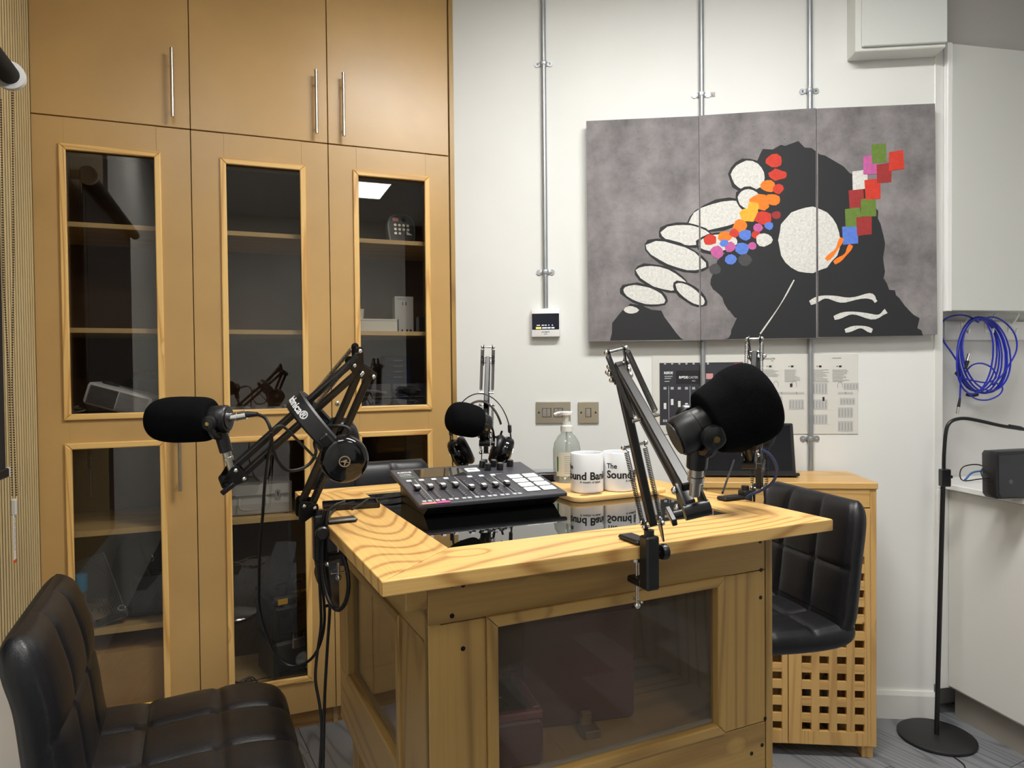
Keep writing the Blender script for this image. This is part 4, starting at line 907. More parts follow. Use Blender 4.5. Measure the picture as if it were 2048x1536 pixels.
def boom(label, Bp, E, H, K, knob_dir=1, peak=None, turns=46):
    """scissor microphone arm: K is the clamp frame (x outward from the table edge, y along it, z up; origin on the edge's top)"""
    Bp, E, H = Vector(Bp), Vector(E), Vector(H); u1 = (E - Bp).normalized(); u2 = (H - E).normalized()
    side = u1.cross(u2).normalized(); p1 = side.cross(u1); p2 = side.cross(u2)
    if p1.dot(H - E) < 0: pass
    t = thing('microphone_stand', label, 'microphone stand', T(K.translation.x, K.translation.y, K.translation.z, 0), 'scissor microphone arms clamped to the table'); W = dict(world=True)
    s = side * .012
    # clamp
    c = MB(); c.box(-.062, .0, -.016, .016, .001, .009, .003); c.box(.001, .026, -.0135, .0135, -.074, .020, .003); c.box(-.040, .002, -.012, .012, -.074, -.061, .003)
    cl = obj('clamp', c.xform(K), blk, t, world=True)
    c = MB().cyl((-.024, 0, -.110), (-.024, 0, -.034), .0032); c.lathe([(.011, 0), (.011, .006), (.004, .009)], Matrix.Translation((-.024, 0, -.034)))
    obj('clamp_screw', c.xform(K), steel, cl, world=True, smooth=True)
    obj('screw_ball', MB().cyl((-.038, 0, -.104), (-.010, 0, -.104), .0018).ball((-.024, 0, -.114), .0062).ball((-.038, 0, -.104), .0028).ball((-.010, 0, -.104), .0028).xform(K), chrome, cl, world=True, smooth=True)
    obj('clamp_knob', MB().lathe([(.0035, 0), (.0035, .008), (.0125, .009), (.014, .012), (.014, .020), (.011, .023)], Matrix.Translation((.013, .015, -.012)) @ Matrix.Rotation(-math.pi / 2, 4, 'X'), 20).xform(K), blkp, cl, world=True, smooth=True)
    top = K @ Vector((.013, 0, .018))
    pl = Matrix.Identity(4)
    for i in range(3): pl[i][0], pl[i][1], pl[i][2], pl[i][3] = u1[i], side[i], p1[i], Bp[i]
    inv = pl.inverted(); tl = inv @ top
    obj('pivot_post', MB().cyl(top - Vector((0, 0, .01)), Vector((top.x, top.y, max(top.z + .012, Bp.z - .018))), .009), blk, t, world=True, smooth=True)
    bk = MB(); poly = hull2([(0, .012), (0, -.012), (-.03, 0), (tl.x * .6, tl.z * .6)], .0085)
    for q in (-1, 1): bk.prism(poly, q * .0125 - .0012, q * .0125 + .0012, pl)
    obj('base_bracket', bk, blk, t, world=True)
    # lower arm: two parallel bars
    for q in (-1, 1): obj('lower_bar', MB().bar(Bp + p1 * .0115 * q, E + p1 * .0115 * q - u1 * .008, .0135, .0125, side), blk, t, world=True)
    # elbow plates
    qd = p1 if p1.dot(u2) > 0 else -p1
    A1, A2 = E + p1 * .0125, E - p1 * .0125; U0 = E + u1 * .003 + qd * .024
    pk = peak if peak is not None else E + u1 * .040 + qd * .036
    C1, C2 = U0 + p2 * .0125, U0 - p2 * .0125
    ie = Matrix.Identity(4)
    for i in range(3): ie[i][0], ie[i][1], ie[i][2], ie[i][3] = u1[i], side[i], p1[i], E[i]
    q2 = [tuple((ie.inverted() @ Vector(v))[k] for k in (0, 2)) for v in (A1, A2, C1, C2)]; q3 = [tuple((ie.inverted() @ Vector(v))[k] for k in (0, 2)) for v in (pk, C1)]
    pm = MB()
    for q in (-1, 1): pm.prism(hull2(q2, .0095), q * .0122 - .0011, q * .0122 + .0011, ie); pm.prism(hull2(q3, .0075), q * .0122 - .001, q * .0122 + .001, ie)
    el = obj('elbow_plate', pm, blk, t, world=True)
    sc = MB()
    for v in (A1, A2, C1, C2, pk, Bp + p1 * .0115, Bp - p1 * .0115):
        sc.cyl(v - side * .0185, v + side * .0185, .0024, seg=10)
        for q in (-1, 1): sc.ball(v + side * .0165 * q, .0046, 10)
    obj('pivot_bolt', sc, chrome, el, world=True, smooth=True, kind='stuff')
    # upper arm
    for q in (-1, 1): obj('upper_bar', MB().bar(C1 if q > 0 else C2, H + p2 * .0125 * q, .0135, .0115, side), blk, t, world=True)
    # springs
    for q in (-1, 1):
        a = pk + side * .0165 * q; b = U0 + (H - U0) * .46 + p2 * .0 + side * .0165 * q
        obj('spring', helix(a, b, .0042, .0008, turns), spring_m, t, world=True)
        a = Bp + side * .0165 * q - p1 * .0; b = Bp + (E - Bp) * .52 + side * .0165 * q
        obj('spring', helix(a, b, .004, .0008, int(turns * .8)), blk, t, world=True)
    bb = MB(); mid = U0 + (H - U0) * .46; bb.cyl(mid - side * .02, mid + side * .02, .0026, seg=8); mid = Bp + (E - Bp) * .52; bb.cyl(mid - side * .02, mid + side * .02, .0026, seg=8)
    for q in (-1, 1): bb.ball(mid + side * .02 * q, .0045)
    obj('spring_anchor', bb, chrome, t, world=True, smooth=True)
    # head
    ih = Matrix.Identity(4)
    for i in range(3): ih[i][0], ih[i][1], ih[i][2], ih[i][3] = u2[i], side[i], p2[i], H[i]
    hm = MB()
    for q in (-1, 1): hm.prism(hull2([(0, .0125), (0, -.0125), (.03, 0)], .0085), q * .0122 - .0012, q * .0122 + .0012, ih)
    hm.cyl(H + u2 * .03 - side * .015, H + u2 * .03 + side * .015, .009); hd_ = obj('head_bracket', hm, blk, t, world=True, smooth=True)
    sc = MB()
    for v in (H + p2 * .0125, H - p2 * .0125):
        for q in (-1, 1): sc.ball(v + side * .0155 * q, .0048, 10)
    obj('pivot_bolt', sc, chrome, hd_, world=True, smooth=True, kind='stuff')
    kd = side * knob_dir; kb = H + u2 * .03 + kd * .017; wk = MB().cyl(kb, kb + kd * .010, .005)
    wk.bar(kb + kd * .013 - u2 * .014, kb + kd * .013 + u2 * .014, .006, .009, kd); obj('wing_knob', wk, blkp, hd_, world=True, smooth=True)
    t['_h'] = 1; del t['_h']
    return H + u2 * .03
def mic(label, pivot, axis, stem, fr=.040, fl=.108, ys=.8, rb=.022, r=.0255, taper=0.):
    pivot = Vector(pivot); axis = Vector(axis).normalized(); stem = Vector(stem); dn = (stem - pivot)
    t = thing('microphone', label, 'microphone', T(*pivot), 'foam-covered microphones on the arms'); m = aim(pivot, pivot + axis)
    obj('body', MB().lathe([(.020, -rb), (r - .002, -rb + .0005), (r, -rb + .003), (r, -.006), (r - .001, -.005), (r - .001, .02), (.02, .03)], m, 36), blk, t, world=True, smooth=True)
    obj('rear_cap', MB().lathe([(.0185, -rb - .0005), (.0185, -rb - .002), (.0001, -rb - .0022)], m, 32), blkp, t, world=True, smooth=True)
    pr = [(r * .92, .008), (fr * .86, .0085), (fr * .98, .016), (fr * 1.03, .03), (fr * 1.06, fl * .55), (fr * 1.02, fl * .74), (fr * .90, fl * .88), (fr * .68, fl * .965), (fr * .38, fl), (.0001, fl * 1.01)]
    if taper: pr = [(r * .92, .008), (fr * .80, .0085), (fr * .88, .016), (fr * .97, .036), (fr * 1.06, fl * .56), (fr * 1.06, fl * .76), (fr * .95, fl * .90), (fr * .70, fl * .975), (fr * .38, fl * 1.005), (.0001, fl * 1.01)]
    pr = [(p.x, p.z) for p in spline([Vector((a, 0, b)) for a, b in pr], 4)]
    obj('foam_windscreen', MB().lathe([(max(a, .0001), b) for a, b in pr], m, 44, False), foam, t, world=True, smooth=True)
    d = dn.normalized(); sidev = axis.cross(d).normalized(); lateral = sidev
    y = MB(); 
    for q in (-1, 1):
        y.tube([pivot + lateral * .031 * q - d * .004, pivot + lateral * .032 * q + d * .014 * ys, pivot + lateral * .022 * q + d * .034 * ys, pivot + d * .043 * ys], .0068, 8, 4)
    y.lathe([(.012, 0), (.0135, .012), (.013, .045), (.011, .046)], aim(pivot + d * .034 * ys, pivot + d * .08) @ Matrix.Diagonal((.9, .9, ys, 1)), 20)
    yk = obj('yoke', y, blkp, t, world=True, smooth=True)
    for q in (-1, 1):
        kb = MB().lathe([(.0125, 0), (.0135, .002), (.0135, .009), (.010, .011)], aim(pivot + lateral * q * .0265, pivot + lateral * q * .04), 20)
        obj('pivot_knob', kb, blkp, yk, world=True, smooth=True)
        g = MB().cyl(pivot + lateral * q * .0375, pivot + lateral * q * .0395, .0035, seg=12)
        obj('brass_screw', g, mat('brass', (190, 164, 96), .3, 1.), yk, world=True, smooth=True)
    a = pivot + d * .078 * ys; ln = max(.01, (stem - a).length)
    obj('threaded_stem', MB().lathe([(.0082, 0), (.0082, ln * .3), (.0095, ln * .32), (.0095, ln * .48), (.0062, ln * .5), (.0062, ln)], aim(a, stem), 20), steel, t, world=True, smooth=True)
    return m
def headphones(label, m, tilt=12, wide=False, textside=None):
    """local: x through the ears, z up; origin between the ear cups"""
    t = thing('headphones', label, 'headphones', m, 'black headphones hung on the arms'); rx, rz, z0 = (.074, .118, .02) if not wide else (.074, .103, .012)
    def arc(a, dy=0, dr=0): return Vector(((rx + dr) * math.cos(a), dy, z0 + (rz + dr) * math.sin(a)))
    if wide:
        rows = []
        for i in range(41):
            a = math.pi * (-.0 + i / 40); hw = .017 + .003 * math.sin(a)
            rows.append([arc(a, -hw, .003), arc(a, -hw * .8, .0065), arc(a, hw * .8, .0065), arc(a, hw, .003), arc(a, hw * .8, -.004), arc(a, -hw * .8, -.004)])
        bd = obj('headband', MB().grid(rows, True, True), mat('headband_vinyl', (24, 24, 27), .45), t, smooth=True)
        def wrap(c):   # x along the band, y across
            a = math.pi * .24 + (TXL - c.x) / .092; p = arc(a, c.y, .0072 + (c.z if abs(c.z) < .01 else 0)); return p
        tm_ = text_mb('audio-technica®', .021, None, .0004); TXL = max(v.co.x for v in tm_.bm.verts); tm_.bm.free()
        obj('band_lettering', text_mb('audio-technica®', .021, None, .0004, wrap=lambda c: wrap(Vector((c.x, c.y - .009, c.z)))), mat('letter_white', (230, 230, 230), .5), bd)
    else:
        bd = MB()
        for dy in (-.012, .012): bd.tube([arc(math.pi * i / 20, dy * abs(math.cos(math.pi * i / 20)) + dy * .25, .010) for i in range(21)], .0014, 6, 2)
        bd = obj('headband_wire', bd, blk, t, smooth=True)
        rows = []
        for i in range(31):
            a = math.pi * (.12 + .76 * i / 30); hw = .020 * (math.sin((a - .12 * math.pi) / (.76 * math.pi) * math.pi) * .75 + .25)
            rows.append([arc(a, -hw, -.012), arc(a, 0, -.008), arc(a, hw, -.012), arc(a, 0, -.0145)])
        obj('head_pad', MB().grid(rows, True, True), mat('headband_vinyl', (24, 24, 27), .45), t, smooth=True)
    for q in (-1, 1):
        cm_ = Matrix.Translation((q * (rx - (.004 if wide else .018)), 0, -.014)) @ Matrix.Rotation(math.radians(-q * tilt), 4, 'Y') @ Matrix.Rotation(q * math.pi / 2, 4, 'Y')
        cup_ = obj('ear_cup', MB().lathe([(.030, -.006), (.040, -.004), (.0445, .004), (.0445, .012), (.041, .022), (.034, .0265), (.030, .0262), (.028, .0275), (.0001, .028)], cm_, 40, False), blkg, t, smooth=True)
        pts = [cm_ @ Vector((.030 * math.cos(2 * math.pi * k / 24), .030 * math.sin(2 * math.pi * k / 24), -.014)) for k in range(25)]
        obj('ear_pad', MB().tube(pts, .0125, 10, 1), leather, cup_, smooth=True)
        if wide:
            rg = MB().lathe([(.0085, .0279), (.0085, .0286), (.0105, .0286), (.0105, .0279)], cm_, 28, False)
            join(rg, text_mb('A', .015, cm_ @ Matrix.Translation((-.0045, -.0052, .0282)) @ Matrix.Rotation(0, 4, 'Z'), .0003))
            rg.box(-.001, .009, -.001, .0005, .0279, .0286, 0, cm_ @ Matrix.Rotation(.6, 4, 'Z')); obj('cup_emblem', rg, mat('gold_emblem', (186, 170, 140), .3, .6), cup_, smooth=True)
            sl = MB().box(-.010, .010, -.010, .010, -.004, .030, .003, Matrix.Translation((q * (rx + .003), 0, .018))); obj('slider', sl, blkp, t)
            obj('slider_arm', MB().box(-.0015, .0015, -.007, .007, -.03, .012, 0, Matrix.Translation((q * (rx + .006), 0, .015))), chrome, t)
        else:
            obj('slider', B(q * (rx + .008) - .005, q * (rx + .008) + .005, -.010, .010, .035, .058, .002), blkp, t)
            obj('cup_ring', MB().lathe([(.018, .0278), (.018, .0292), (.0245, .0292), (.0245, .0272)], cm_, 28, False), steel, cup_, smooth=True)
            for dy in (-.006, .006): obj('cup_wire', MB().cyl((q * (rx + .010), dy, .04), (q * (rx + .012), dy * 2.4, -.01), .0013, seg=6), blk, t)
    return t
def KF(x, y, yaw): return DSK @ T(x, y, ZT, yaw)
# A: left arm, its microphone and the headphones hung on it
hA = boom('scissor microphone stand clamped to the left edge of the table, reaching left', P(614, 1006, 1.43), P(730, 744, 1.40), P(476, 942, 1.33), KF(0, .445, 180), 1, turns=52)
sA = P(463, 940, 1.315)
mA = mic('microphone in black foam pointing left before the cupboard doors', P(434, 838, 1.30), (-1, .06, -.01), sA, .0405, .130)
c1 = thing('microphone_cable', 'black cable from the left microphone down to the floor side of the cupboard', 'cable', T(*P(500, 835, 1.2)))
obj('connector', MB().cyl(P(452, 836, 1.3), P(493, 829, 1.3), .0082, seg=20).lathe([(.0088, 0), (.0088, .006)], aim(P(470, 833, 1.3), P(480, 831, 1.3))), chrome, c1, world=True, smooth=True)
obj('connector_boot', MB().cyl(P(493, 829, 1.3), P(515, 828, 1.3), .0062, .0038), blkp, c1, world=True, smooth=True)
obj('cable', MB().tube(wpts([(514, 828, 1.3), (530, 836, 1.31), (541, 858, 1.31), (543, 880, 1.32), (536, 915, 1.34), (529, 975, 1.36), (525, 1035, 1.38), (520, 1090, 1.4), (518, 1160, 1.42), (519, 1215, 1.44), (534, 1270, 1.46), (558, 1318, 1.47), (590, 1333, 1.47), (622, 1318, 1.46), (641, 1285, 1.45), (649, 1240, 1.44), (646, 1180, 1.43), (640, 1110, 1.42), (637, 1050, 1.42)]), .0031, 8, 6), rub, c1, world=True, smooth=True)
c2 = thing('headphone_cable', 'black cable looped through the left arm above the table', 'cable', T(*P(590, 940, 1.32)))
obj('cable', MB().tube(wpts([(548, 900, 1.27), (543, 878, 1.26), (549, 858, 1.26), (562, 852, 1.27), (575, 860, 1.28), (600, 885, 1.31), (625, 910, 1.34), (634, 918, 1.36)]), .0025, 8, 6), rub, c2, world=True, smooth=True)
obj('cable', MB().tube(wpts([(542, 865, 1.25), (546, 895, 1.26), (556, 922, 1.28), (574, 940, 1.3), (598, 939, 1.32), (620, 927, 1.34), (632, 905, 1.35), (629, 885, 1.35), (640, 858, 1.33), (670, 852, 1.31), (690, 853, 1.31), (700, 862, 1.31), (693, 874, 1.31)]), .0031, 8, 6), rub, c2, world=True, smooth=True)
H1 = basis(P(672, 886, 1.375), Vector((.30, -.90, -.16)), Vector((-.60, -.05, .72)))
headphones('closed black headphones with a wide lettered band on the left arm', H1, 4, True)
# B: arm behind the mixer
hB = boom('scissor microphone stand clamped to the far edge behind the mixer', P(972, 905, 2.10), P(976, 722, 2.10), P(970, 868, 1.93), KF(.545, .885, 90), 1, turns=40)
mic('microphone in black foam behind the mixer, headphones hung below', P(962, 846, 1.90), (-.80, -.52, .22), P(970, 882, 1.93), .043, .10)
headphones('open-backed black headphones with wire band behind the mixer', basis(P(962, 893, 1.96), (1, .05, .03), (0, 0, 1)), -24)
c = solo('microphone_cable', 'short black cable drooping right of the arm behind the mixer', 'cable', MB().tube(wpts([(975, 845, 1.96), (985, 858, 1.96), (988, 880, 1.98), (985, 905, 2.0), (978, 918, 2.02)]), .003, 8, 5).tube(wpts([(1004, 862, 1.96), (998, 874, 1.97), (982, 872, 1.98)]), .003, 8, 5), rub, T(*P(985, 905, 2.0)), world=True, smooth=True)
# C: front arm over the near edge
hC = boom('scissor microphone stand clamped to the near edge of the table', P(1304, 1046, 1.235), P(1236, 742, 1.20), P(1378, 992, .83), KF(.471, 0, -90), -1, turns=52)
mic('large microphone in black foam at the front right', P(1400, 853, .775), (.84, .07, .38), P(1389, 990, .80), .0430, .086, ys=.62, rb=.030, r=.0225, taper=1)
# D: arm at the right edge, by the lattice cabinet
hD = boom('scissor microphone stand clamped to the right edge of the table, with a blue cable', P(1519, 975, 1.68), P(1514, 712, 1.68), P(1500, 905, 1.56), KF(.938, .262, 0), 1, turns=40)
mic('microphone in black foam mostly hidden behind the large front one', P(1492, 868, 1.53), (-.75, -.5, .1), P(1500, 915, 1.55), .040, .10)
solo('wire_bundle', 'bundle of thin black leads hanging behind the large microphone', 'cable', MB().tube(wpts([(1540, 800, 1.6), (1550, 835, 1.6), (1547, 862, 1.6), (1538, 890, 1.6), (1530, 912, 1.6)]), .004, 6, 5).tube(wpts([(1543, 800, 1.6), (1552, 850, 1.6), (1544, 885, 1.6), (1524, 905, 1.6)]), .0035, 6, 5).tube(wpts([(1546, 820, 1.6), (1553, 846, 1.6), (1548, 870, 1.6)]), .0025, 6, 5).ball(P(1530, 880, 1.6), .011, 14), rub, T(*P(1540, 860, 1.6)), world=True, smooth=True)
c = thing('microphone_cable', 'blue microphone cable looping down the right arm', 'cable', T(*P(1540, 975, 1.62)))
obj('cable', MB().tube(wpts([(1484, 886, 1.5), (1500, 872, 1.5), (1520, 856, 1.52), (1535, 835, 1.53), (1540, 812, 1.54)]), .0034, 8, 5).tube(wpts([(1523, 899, 1.58), (1540, 910, 1.58), (1552, 930, 1.58), (1553, 948, 1.59), (1543, 967, 1.6), (1522, 981, 1.62), (1502, 989, 1.63), (1492, 997, 1.64)]), .0034, 8, 6), mat('slate_blue_cable', (36, 52, 96), .4), c, world=True, smooth=True)
# hanging cables at the table's left edge
for i, (lab, pts, r) in enumerate([
    ('black cable hanging to the floor, nearest to the cupboard', [(651, 1020, 1.42), (641, 1060, 1.42), (637, 1120, 1.42), (640, 1180, 1.42), (642, 1250, 1.43), (634, 1310, 1.43), (631, 1360, 1.42), (640, 1415, 1.41), (643, 1470, 1.40), (638, 1560, 1.38)], .0031),
    ('black cable hanging to the floor, running straightest of the bundle', [(690, 1003, 1.45), (668, 1012, 1.43), (655, 1028, 1.42), (652, 1070, 1.42), (654, 1140, 1.42), (660, 1200, 1.42), (655, 1290, 1.42), (650, 1380, 1.41), (648, 1450, 1.40), (646, 1560, 1.38)], .0031),
    ('thick black cable looped beside the table corner post', [(646, 1060, 1.41), (644, 1120, 1.41), (648, 1165, 1.40), (660, 1205, 1.38), (676, 1220, 1.36), (690, 1206, 1.34), (697, 1175, 1.32), (694, 1140, 1.32), (687, 1112, 1.33)], .0042)]):
    solo('hanging_cable', lab, 'cable', MB().tube(wpts(pts), r, 8, 6), rub, T(*P(*pts[4])), 'cables hanging at the left edge of the table', world=True, smooth=True)
c = thing('cable_hook', 'small black bracket with a silver bolt under the left table edge', 'bracket', T(*P(660, 1128, 1.4)))
obj('arm', MB().cyl(P(640, 1130, 1.42), P(690, 1119, 1.34), .003), blk, c, world=True, smooth=True); obj('bolt', MB().ball(P(656, 1128, 1.39), .0052), chrome, c, world=True, smooth=True); obj('plate', MB().box(-.006, .006, -.004, .004, -.022, .004, .001, Matrix.Translation(P(687, 1108, 1.34))), blkm, c, world=True)

# ------------------------------------------------------------------ on the table
# mixer: wedge body, faders, pads, knobs
mx = thing('audio_mixer', 'dark podcast mixer with eight faders and lit square pads on the glass', 'mixer', DSK @ T(.184, .402, ZT - .0030, -2))
MW, MD, zf, zb_ = .352, .262, .033, .073
sl = math.atan2(zb_ - zf, MD)
obj('base', MB().prism([(0, 0), (.0, 0)] if False else [(.045, .0), (.245, .0), (.258, zb_ - .008), (.004, zf - .006)], .024, MW - .012, Matrix(((0, 1, 0, 0), (1, 0, 0, 0), (0, 0, 1, 0), (0, 0, 0, 1)))), blkp, mx)
TP = Matrix.Translation((0, 0, zf)) @ Matrix.Rotation(sl, 4, 'X')     # top plate frame: x right, y up the slope, z out
TL = MD / math.cos(sl)
obj('top_plate', B(0, MW, -.004, TL, -.010, 0, .0035, TP, 2), mat('mixer_top', (58, 58, 64), .4), mx)
def on_top(n, x0, x1, y0, y1, h, m_, z0=0.0, bev=.0, par=mx): return obj(n, B(x0, x1, y0, y1, z0, z0 + h, bev, TP), m_, par)
pw = mat('pad_white', (214, 220, 214), .35, emit=.08)
for r_ in range(4):
    for c_ in range(2): on_top('pad', .262 + c_ * .041, .2965 + c_ * .041, .022 + r_ * .034, .0475 + r_ * .034, .0035, pw, 0, .0025)
fx = [.016 + i * .030 for i in range(8)]; fy = [.092, .090, .090, .092, .066, .066, .070, .074]
ml = MB(); st_ = MB(); btn = MB()
for i, x in enumerate(fx):
    st_.box(x + .005, x + .0075, .028, .150, .0, .0006, 0, TP)
    for k in range(9): ml.box(x + .011, x + .0145, .036 + k * .0125, .0368 + k * .0125, .0, .0006, 0, TP)
    for q in (0, .0125): on_top('small_button', x - .004 + q, x + .0055 + q, .010, .019, .0016, mat('button_grey', (176, 180, 184), .4), 0, .002)
    if i != 4: on_top('channel_button', x + .000, x + .0125, .158, .169, .002, mat('button_pale', (205, 210, 214), .4), 0, .003)
    cap = on_top('fader', x - .0005, x + .0135, fy[i] - .008, fy[i] + .010, .010, blkp, .001, .003)
    obj('fader_cap', B(x + .001, x + .012, fy[i] - .005, fy[i] + .007, .011, .0125, .0008, TP), whiteg, cap)
for x in (.044, .142, .233): ml.box(x - .006, x - .0052, .008, .172, .0, .0006, 0, TP)
ml.box(.228, .26, .171, .1718, 0, .0006, 0, TP)
obj('fader_slot', st_, blkm, mx, kind='stuff'); obj('print_lines', ml, mat('mixer_print', (206, 208, 208), .5), mx, kind='stuff')
on_top('touch_screen', .055, .172, .180, .248, .0008, mirror_glass('mixer_screen', (52, 50, 42), 1.6, 1.2))
obj('maker_lettering', join(join(text_mb('RØDE', .0125, TP @ Matrix.Translation((.012, .228, .0006)), .0005), text_mb('CASTER', .008, TP @ Matrix.Translation((.012, .212, .0006)), .0002)), B(.012, .040, .204, .2055, 0, .0006, 0, TP)), mat('mixer_print', (206, 208, 208), .5), mx)
on_top('green_mark', .012, .044, .190, .193, .0006, mat('mark_green', (120, 170, 110), .5))
on_top('record_button', .180, .214, .200, .228, .003, pw, 0, .004); on_top('record_mark', .186, .206, .213, .2155, .0006, dark, .003)
for x, y in ((.232, .235), (.262, .235), (.305, .228), (.236, .208), (.268, .205)):
    k_ = obj('knob', MB().lathe([(.0085, 0), (.0085, .010), (.0078, .0165), (.006, .0172), (.0001, .0172)], TP @ Matrix.Translation((x, y, 0)), 24), blkp, mx, smooth=True)
    obj('knob_cap', MB().lathe([(.0062, .0172), (.0062, .0178), (.0001, .0178)], TP @ Matrix.Translation((x, y, 0)), 20), mat('knob_grey', (92, 94, 96), .35), k_)
on_top('channel_tape', .008, .040, -.0035, .006, .0008, mat('tape_coral', (236, 130, 122), .6)); on_top('channel_tape', .042, .070, -.003, .007, .0008, mat('tape_pink', (226, 74, 140), .6))
obj('front_socket', MB().lathe([(.0035, 0), (.0035, .001)], aim((.272, .029, .02), (.272, 0, .02))), mat('socket_grey', (90, 92, 96), .4), mx)
solo('mixer_lead', 'thin black lead running left from the mixer over the table top', 'cable', MB().tube([G(u, v, ZT + .005) for u, v in [(812, 990), (790, 995), (760, 997), (735, 997), (705, 1005), (680, 1012), (664, 1024), (655, 1038)]], .0026, 8, 5).tube([G(736, 998, ZT + .019), G(722, 1008, ZT + .019), G(704, 1019, ZT + .018)], .0022, 8, 4), rub, T(*G(735, 998, ZT)), world=True, smooth=True)
# flat black tray / case at the left end
tx = DSK @ T(.018, .575, ZT + .0005, -8)
ph = thing('phone_case', 'thin glossy black open case lying at the left end of the table', 'phone case', tx)
obj('plate', B(0, .125, 0, .070, 0, .004, .002), mirror_glass('case_glass', (40, 36, 28), 1.5, 1.3), ph); r_ = MB()
for a in ((0, .125, 0, .004), (0, .125, .066, .07), (.121, .125, 0, .07)): r_.box(*a, 0, .0115, .0015)
obj('rim', r_, blkg, ph)
# bamboo tray, mugs, bottle
tr = thing('bamboo_tray', 'light wooden serving tray under the mugs and the bottle', 'tray', DSK @ T(.57, .42, ZT - .0030, 0))
def rrect(x0, x1, y0, y1, r, n=6):
    o = []
    for cx, cy, a0 in ((x1 - r, y1 - r, 0), (x0 + r, y1 - r, 90), (x0 + r, y0 + r, 180), (x1 - r, y0 + r, 270)):
        for k in range(n + 1): a = math.radians(a0 + 90 * k / n); o.append((cx + r * math.cos(a), cy + r * math.sin(a)))
    return o
mt = Matrix(((1, 0, 0, 0), (0, 0, 1, 0), (0, 1, 0, 0), (0, 0, 0, 1)))
obj('board', MB().prism(rrect(0, .275, -.012, .23, .03), .0, .012, mt, .002), wood('bamboo', (222, 180, 116), (196, 148, 84), 0, 6, 6, .05, knots=False, contrast=.6), tr, smooth=True)
obj('grip_hole', MB().prism(rrect(.028, .088, .006, .024, .0088), .0121, .0125, mt), mat('hole_brown', (128, 92, 52), .7), tr)
zT = ZT - .0030 + .0122
ink = mat('mug_ink', (20, 20, 22), .4); ceramic = mat('white_ceramic', (234, 236, 238), .14, coat=.4)
def mug(label, u, v, lines_, a0):
    g = G(u, v, zT); yaw = math.degrees(math.atan2(g.y, g.x)) + 90    # local -y faces the eye's side
    t = thing('mug', label, 'mug', T(g.x, g.y, zT, yaw + 90 - 90), 'white lettered mugs on the tray'); r = .041; h = .096
    t.matrix_world = T(g.x, g.y, zT, math.degrees(math.atan2(g.y, g.x)) - 90); ROOT[t.name] = t.matrix_world.copy()
    obj('cup', MB().lathe([(.0001, 0), (r - .004, 0), (r - .001, .002), (r, .006), (r, h - .003), (r - .001, h - .0005), (r - .002, h), (r - .0035, h - .001), (r - .004, h - .004), (r - .004, .008), (r - .008, .004), (.0001, .004)], None, 64, False), ceramic, t, smooth=True)
    obj('handle', MB().tube([(.008, r - .002, .078), (.014, r + .018, .078), (.016, r + .028, .055), (.014, r + .022, .028), (.008, r - .002, .02)], .0055, 10, 5), ceramic, t, smooth=True)
    mb = None
    for s_, size, x, z, bold in lines_:
        def wr(c, x=x, z=z):
            a = a0 + (c.x + x) / r; rr = r + .0004 + c.z * .3; return Vector((rr * math.sin(a), -rr * math.cos(a), z + c.y))
        k = text_mb(s_, size, None, bold, wrap=wr); mb = k if mb is None else join(mb, k)
    obj('lettering', mb, ink, t)
LN = [('The', .0175, 0, .058, .0004), ('Sound Bank', .0262, .0, .034, .0007), ('A wealth of talent', .0075, .049, .0255, .0001)]
mug('left white mug, its print turned so that only part of the words shows', 1174, 982, LN, -1.62)
mug('right white mug with the first words of its print showing', 1238, 979, LN, -.78)
g = G(1134, 962, zT); bo = thing('soap_bottle', 'clear pump bottle with a worn label behind the left mug', 'bottle', T(g.x, g.y, zT, 0))
obj('bottle', MB().lathe([(.0001, 0), (.033, 0), (.037, .004), (.0375, .085), (.034, .105), (.024, .122), (.0155, .130), (.0145, .134), (.0145, .145)], None, 40, False), glass('clear_bottle', (226, 230, 228), 1.45, 1.2, .14, (214, 218, 214)), bo, smooth=True)
obj('label', MB().grid([[Vector((.0379 * math.sin(a), -.0379 * math.cos(a), z)) for a in [(-.9 + .1 * i) for i in range(19)]] for z in (.018, .082)]), mat('pale_label', (206, 206, 196), .5), bo, smooth=True)
lb = MB()
for i in range(9):
    for s_, e_ in ((-.25, .2), (.3, .62)): lb.grid([[Vector((.0383 * math.sin(s_ + (e_ - s_) * j / 6), -.0383 * math.cos(s_ + (e_ - s_) * j / 6), z)) for j in range(7)] for z in (.026 + i * .0055, .0275 + i * .0055)])
obj('label_print', lb, mat('label_ink', (150, 150, 140), .6), bo); obj('green_stripe', MB().grid([[Vector((.0384 * math.sin(-.82 + .04 * j), -.0384 * math.cos(-.82 + .04 * j), z)) for j in range(4)] for z in (.03, .07)]), mat('label_green', (40, 110, 60), .5), bo)
obj('collar', MB().lathe([(.0165, .135), (.0165, .15), (.011, .152), (.011, .162)], None, 28), mat('cloudy_plastic', (220, 220, 214), .35), bo, smooth=True)
pu = obj('pump_head', MB().lathe([(.0065, .162), (.0065, .178), (.016, .180), (.0165, .187), (.014, .189), (.0001, .189)], None, 28, False), whiteg, bo, smooth=True); obj('nozzle', MB().tube([(-.004, 0, .184), (-.02, .004, .185), (-.032, .007, .180)], .004, 8, 3), whiteg, pu, smooth=True)
obj('dip_tube', MB().cyl((0, 0, .01), (.0, 0, .14), .0028, seg=8), mat('tube_white', (214, 216, 214), .4), bo)
g = G(1090, 958, ZT); bxx = thing('black_power_box', 'flat black and grey box between the mixer and the bottle', 'box', DSK @ T(.66, .73, ZT + .0005, -20))
obj('shell', B(-.05, .035, -.03, .03, 0, .024, .003), blkp, bxx); obj('grey_lid', B(-.049, .034, -.029, .029, .0242, .028, .001), mat('lid_grey', (128, 130, 134), .5), bxx)
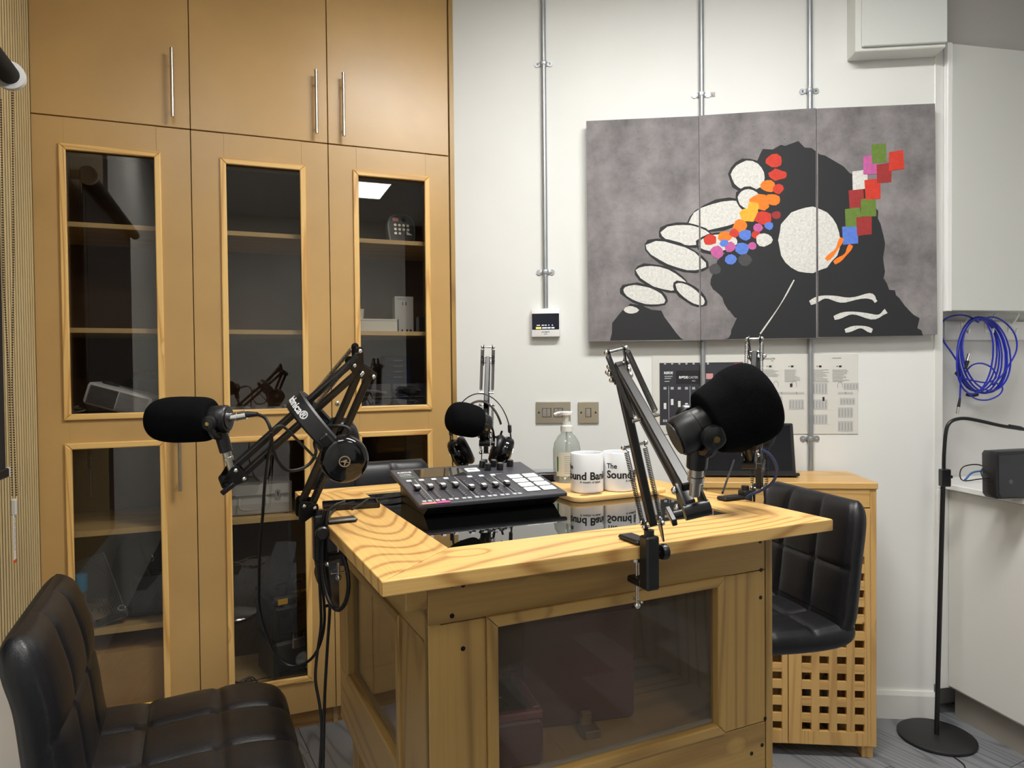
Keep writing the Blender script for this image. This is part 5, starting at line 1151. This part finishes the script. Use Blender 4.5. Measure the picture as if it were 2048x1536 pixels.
# ------------------------------------------------------------------ roller blind on the left wall
bd = thing('roller_blind', 'black roller blind with a white end bracket on the slatted left wall', 'blind', LW)
def LP(u, v, off): y, z = on_s(CUP, u, v, LX + off); return y, z
ry, rz = LP(14, 168, .075)
obj('roll', MB().cyl((.085, ry - .02, rz + .02), (.085, -1.9, rz + .02), .026, seg=24), mat('blind_fabric', (22, 22, 23), .8), bd, smooth=True)
obj('end_cap', MB().cyl((.085, ry - .02, rz + .02), (.085, ry - .002, rz + .02), .039, seg=28).cyl((.085, ry - .002, rz + .02), (.085, ry + .004, rz + .02), .033, seg=28), whiteg, bd, smooth=True)
obj('bracket', B(.0205, .06, ry - .01, ry + .0, rz + .0, rz + .04, .002), whiteg, bd)
fy_, fz_ = LP(15, 950, .06)
obj('fabric', B(.058, .0595, -1.9, fy_ - .012, fz_ + .02, rz + .02), _MC['blind_fabric'], bd); obj('bottom_bar', B(.050, .068, -1.9, fy_ - .012, fz_ - .004, fz_ + .022, .003), blkp, bd)
obj('bar_end', B(.049, .069, fy_ - .012, fy_ - .004, fz_ - .005, fz_ + .023, .002), mat('clear_cap', (190, 190, 188), .3), bd)
ch = MB(); cpts = []
for u0, v0, u1, v1 in ((25, 176, 27, 520), (27, 520, 24, 780), (24, 780, 33, 995)):
    n = int(abs(v1 - v0) / 5)
    for i in range(n): cpts.append((u0 + (u1 - u0) * i / n, v0 + (v1 - v0) * i / n))
for u0, v0, u1, v1 in ((2, 200, 7, 560), (7, 560, 18, 760), (18, 760, 25, 995)):
    n = int(abs(v1 - v0) / 5)
    for i in range(n): cpts.append((u0 + (u1 - u0) * i / n, v0 + (v1 - v0) * i / n))
for u, v in cpts:
    y, z = LP(u, v, .07); vs = bmesh.ops.create_icosphere(ch.bm, subdivisions=1, radius=.0028)['verts']
    for q in vs: q.co += Vector((.07, y, z))
obj('bead_chain', ch, mat('chain_bead', (70, 58, 40), .4), bd, kind='stuff')
y, z = LP(28, 1010, .07); obj('chain_weight', B(.062, .078, y - .008, y + .008, z - .03, z + .018, .004), mat('clear_weight', (196, 190, 178), .2), bd)
y, z = LP(27, 1028, .07); y2, z2 = LP(27, 1128, .07)
tg = obj('warning_tag', B(.070, .0712, y - .008, y + .012, z2 + .01, z), mat('tag_white', (226, 222, 214), .5), bd); obj('tag_end', B(.0698, .0716, y - .008, y + .012, z2, z2 + .0095), mat('tag_orange', (216, 78, 36), .5), tg)
tl_ = MB()
for i in range(16): tl_.box(.0714, .0716, y - .006, y + .009 - (i % 3) * .003, z - .012 - i * .006, z - .010 - i * .006)
obj('tag_print', tl_, mat('tag_ink', (150, 146, 140), .6), tg)
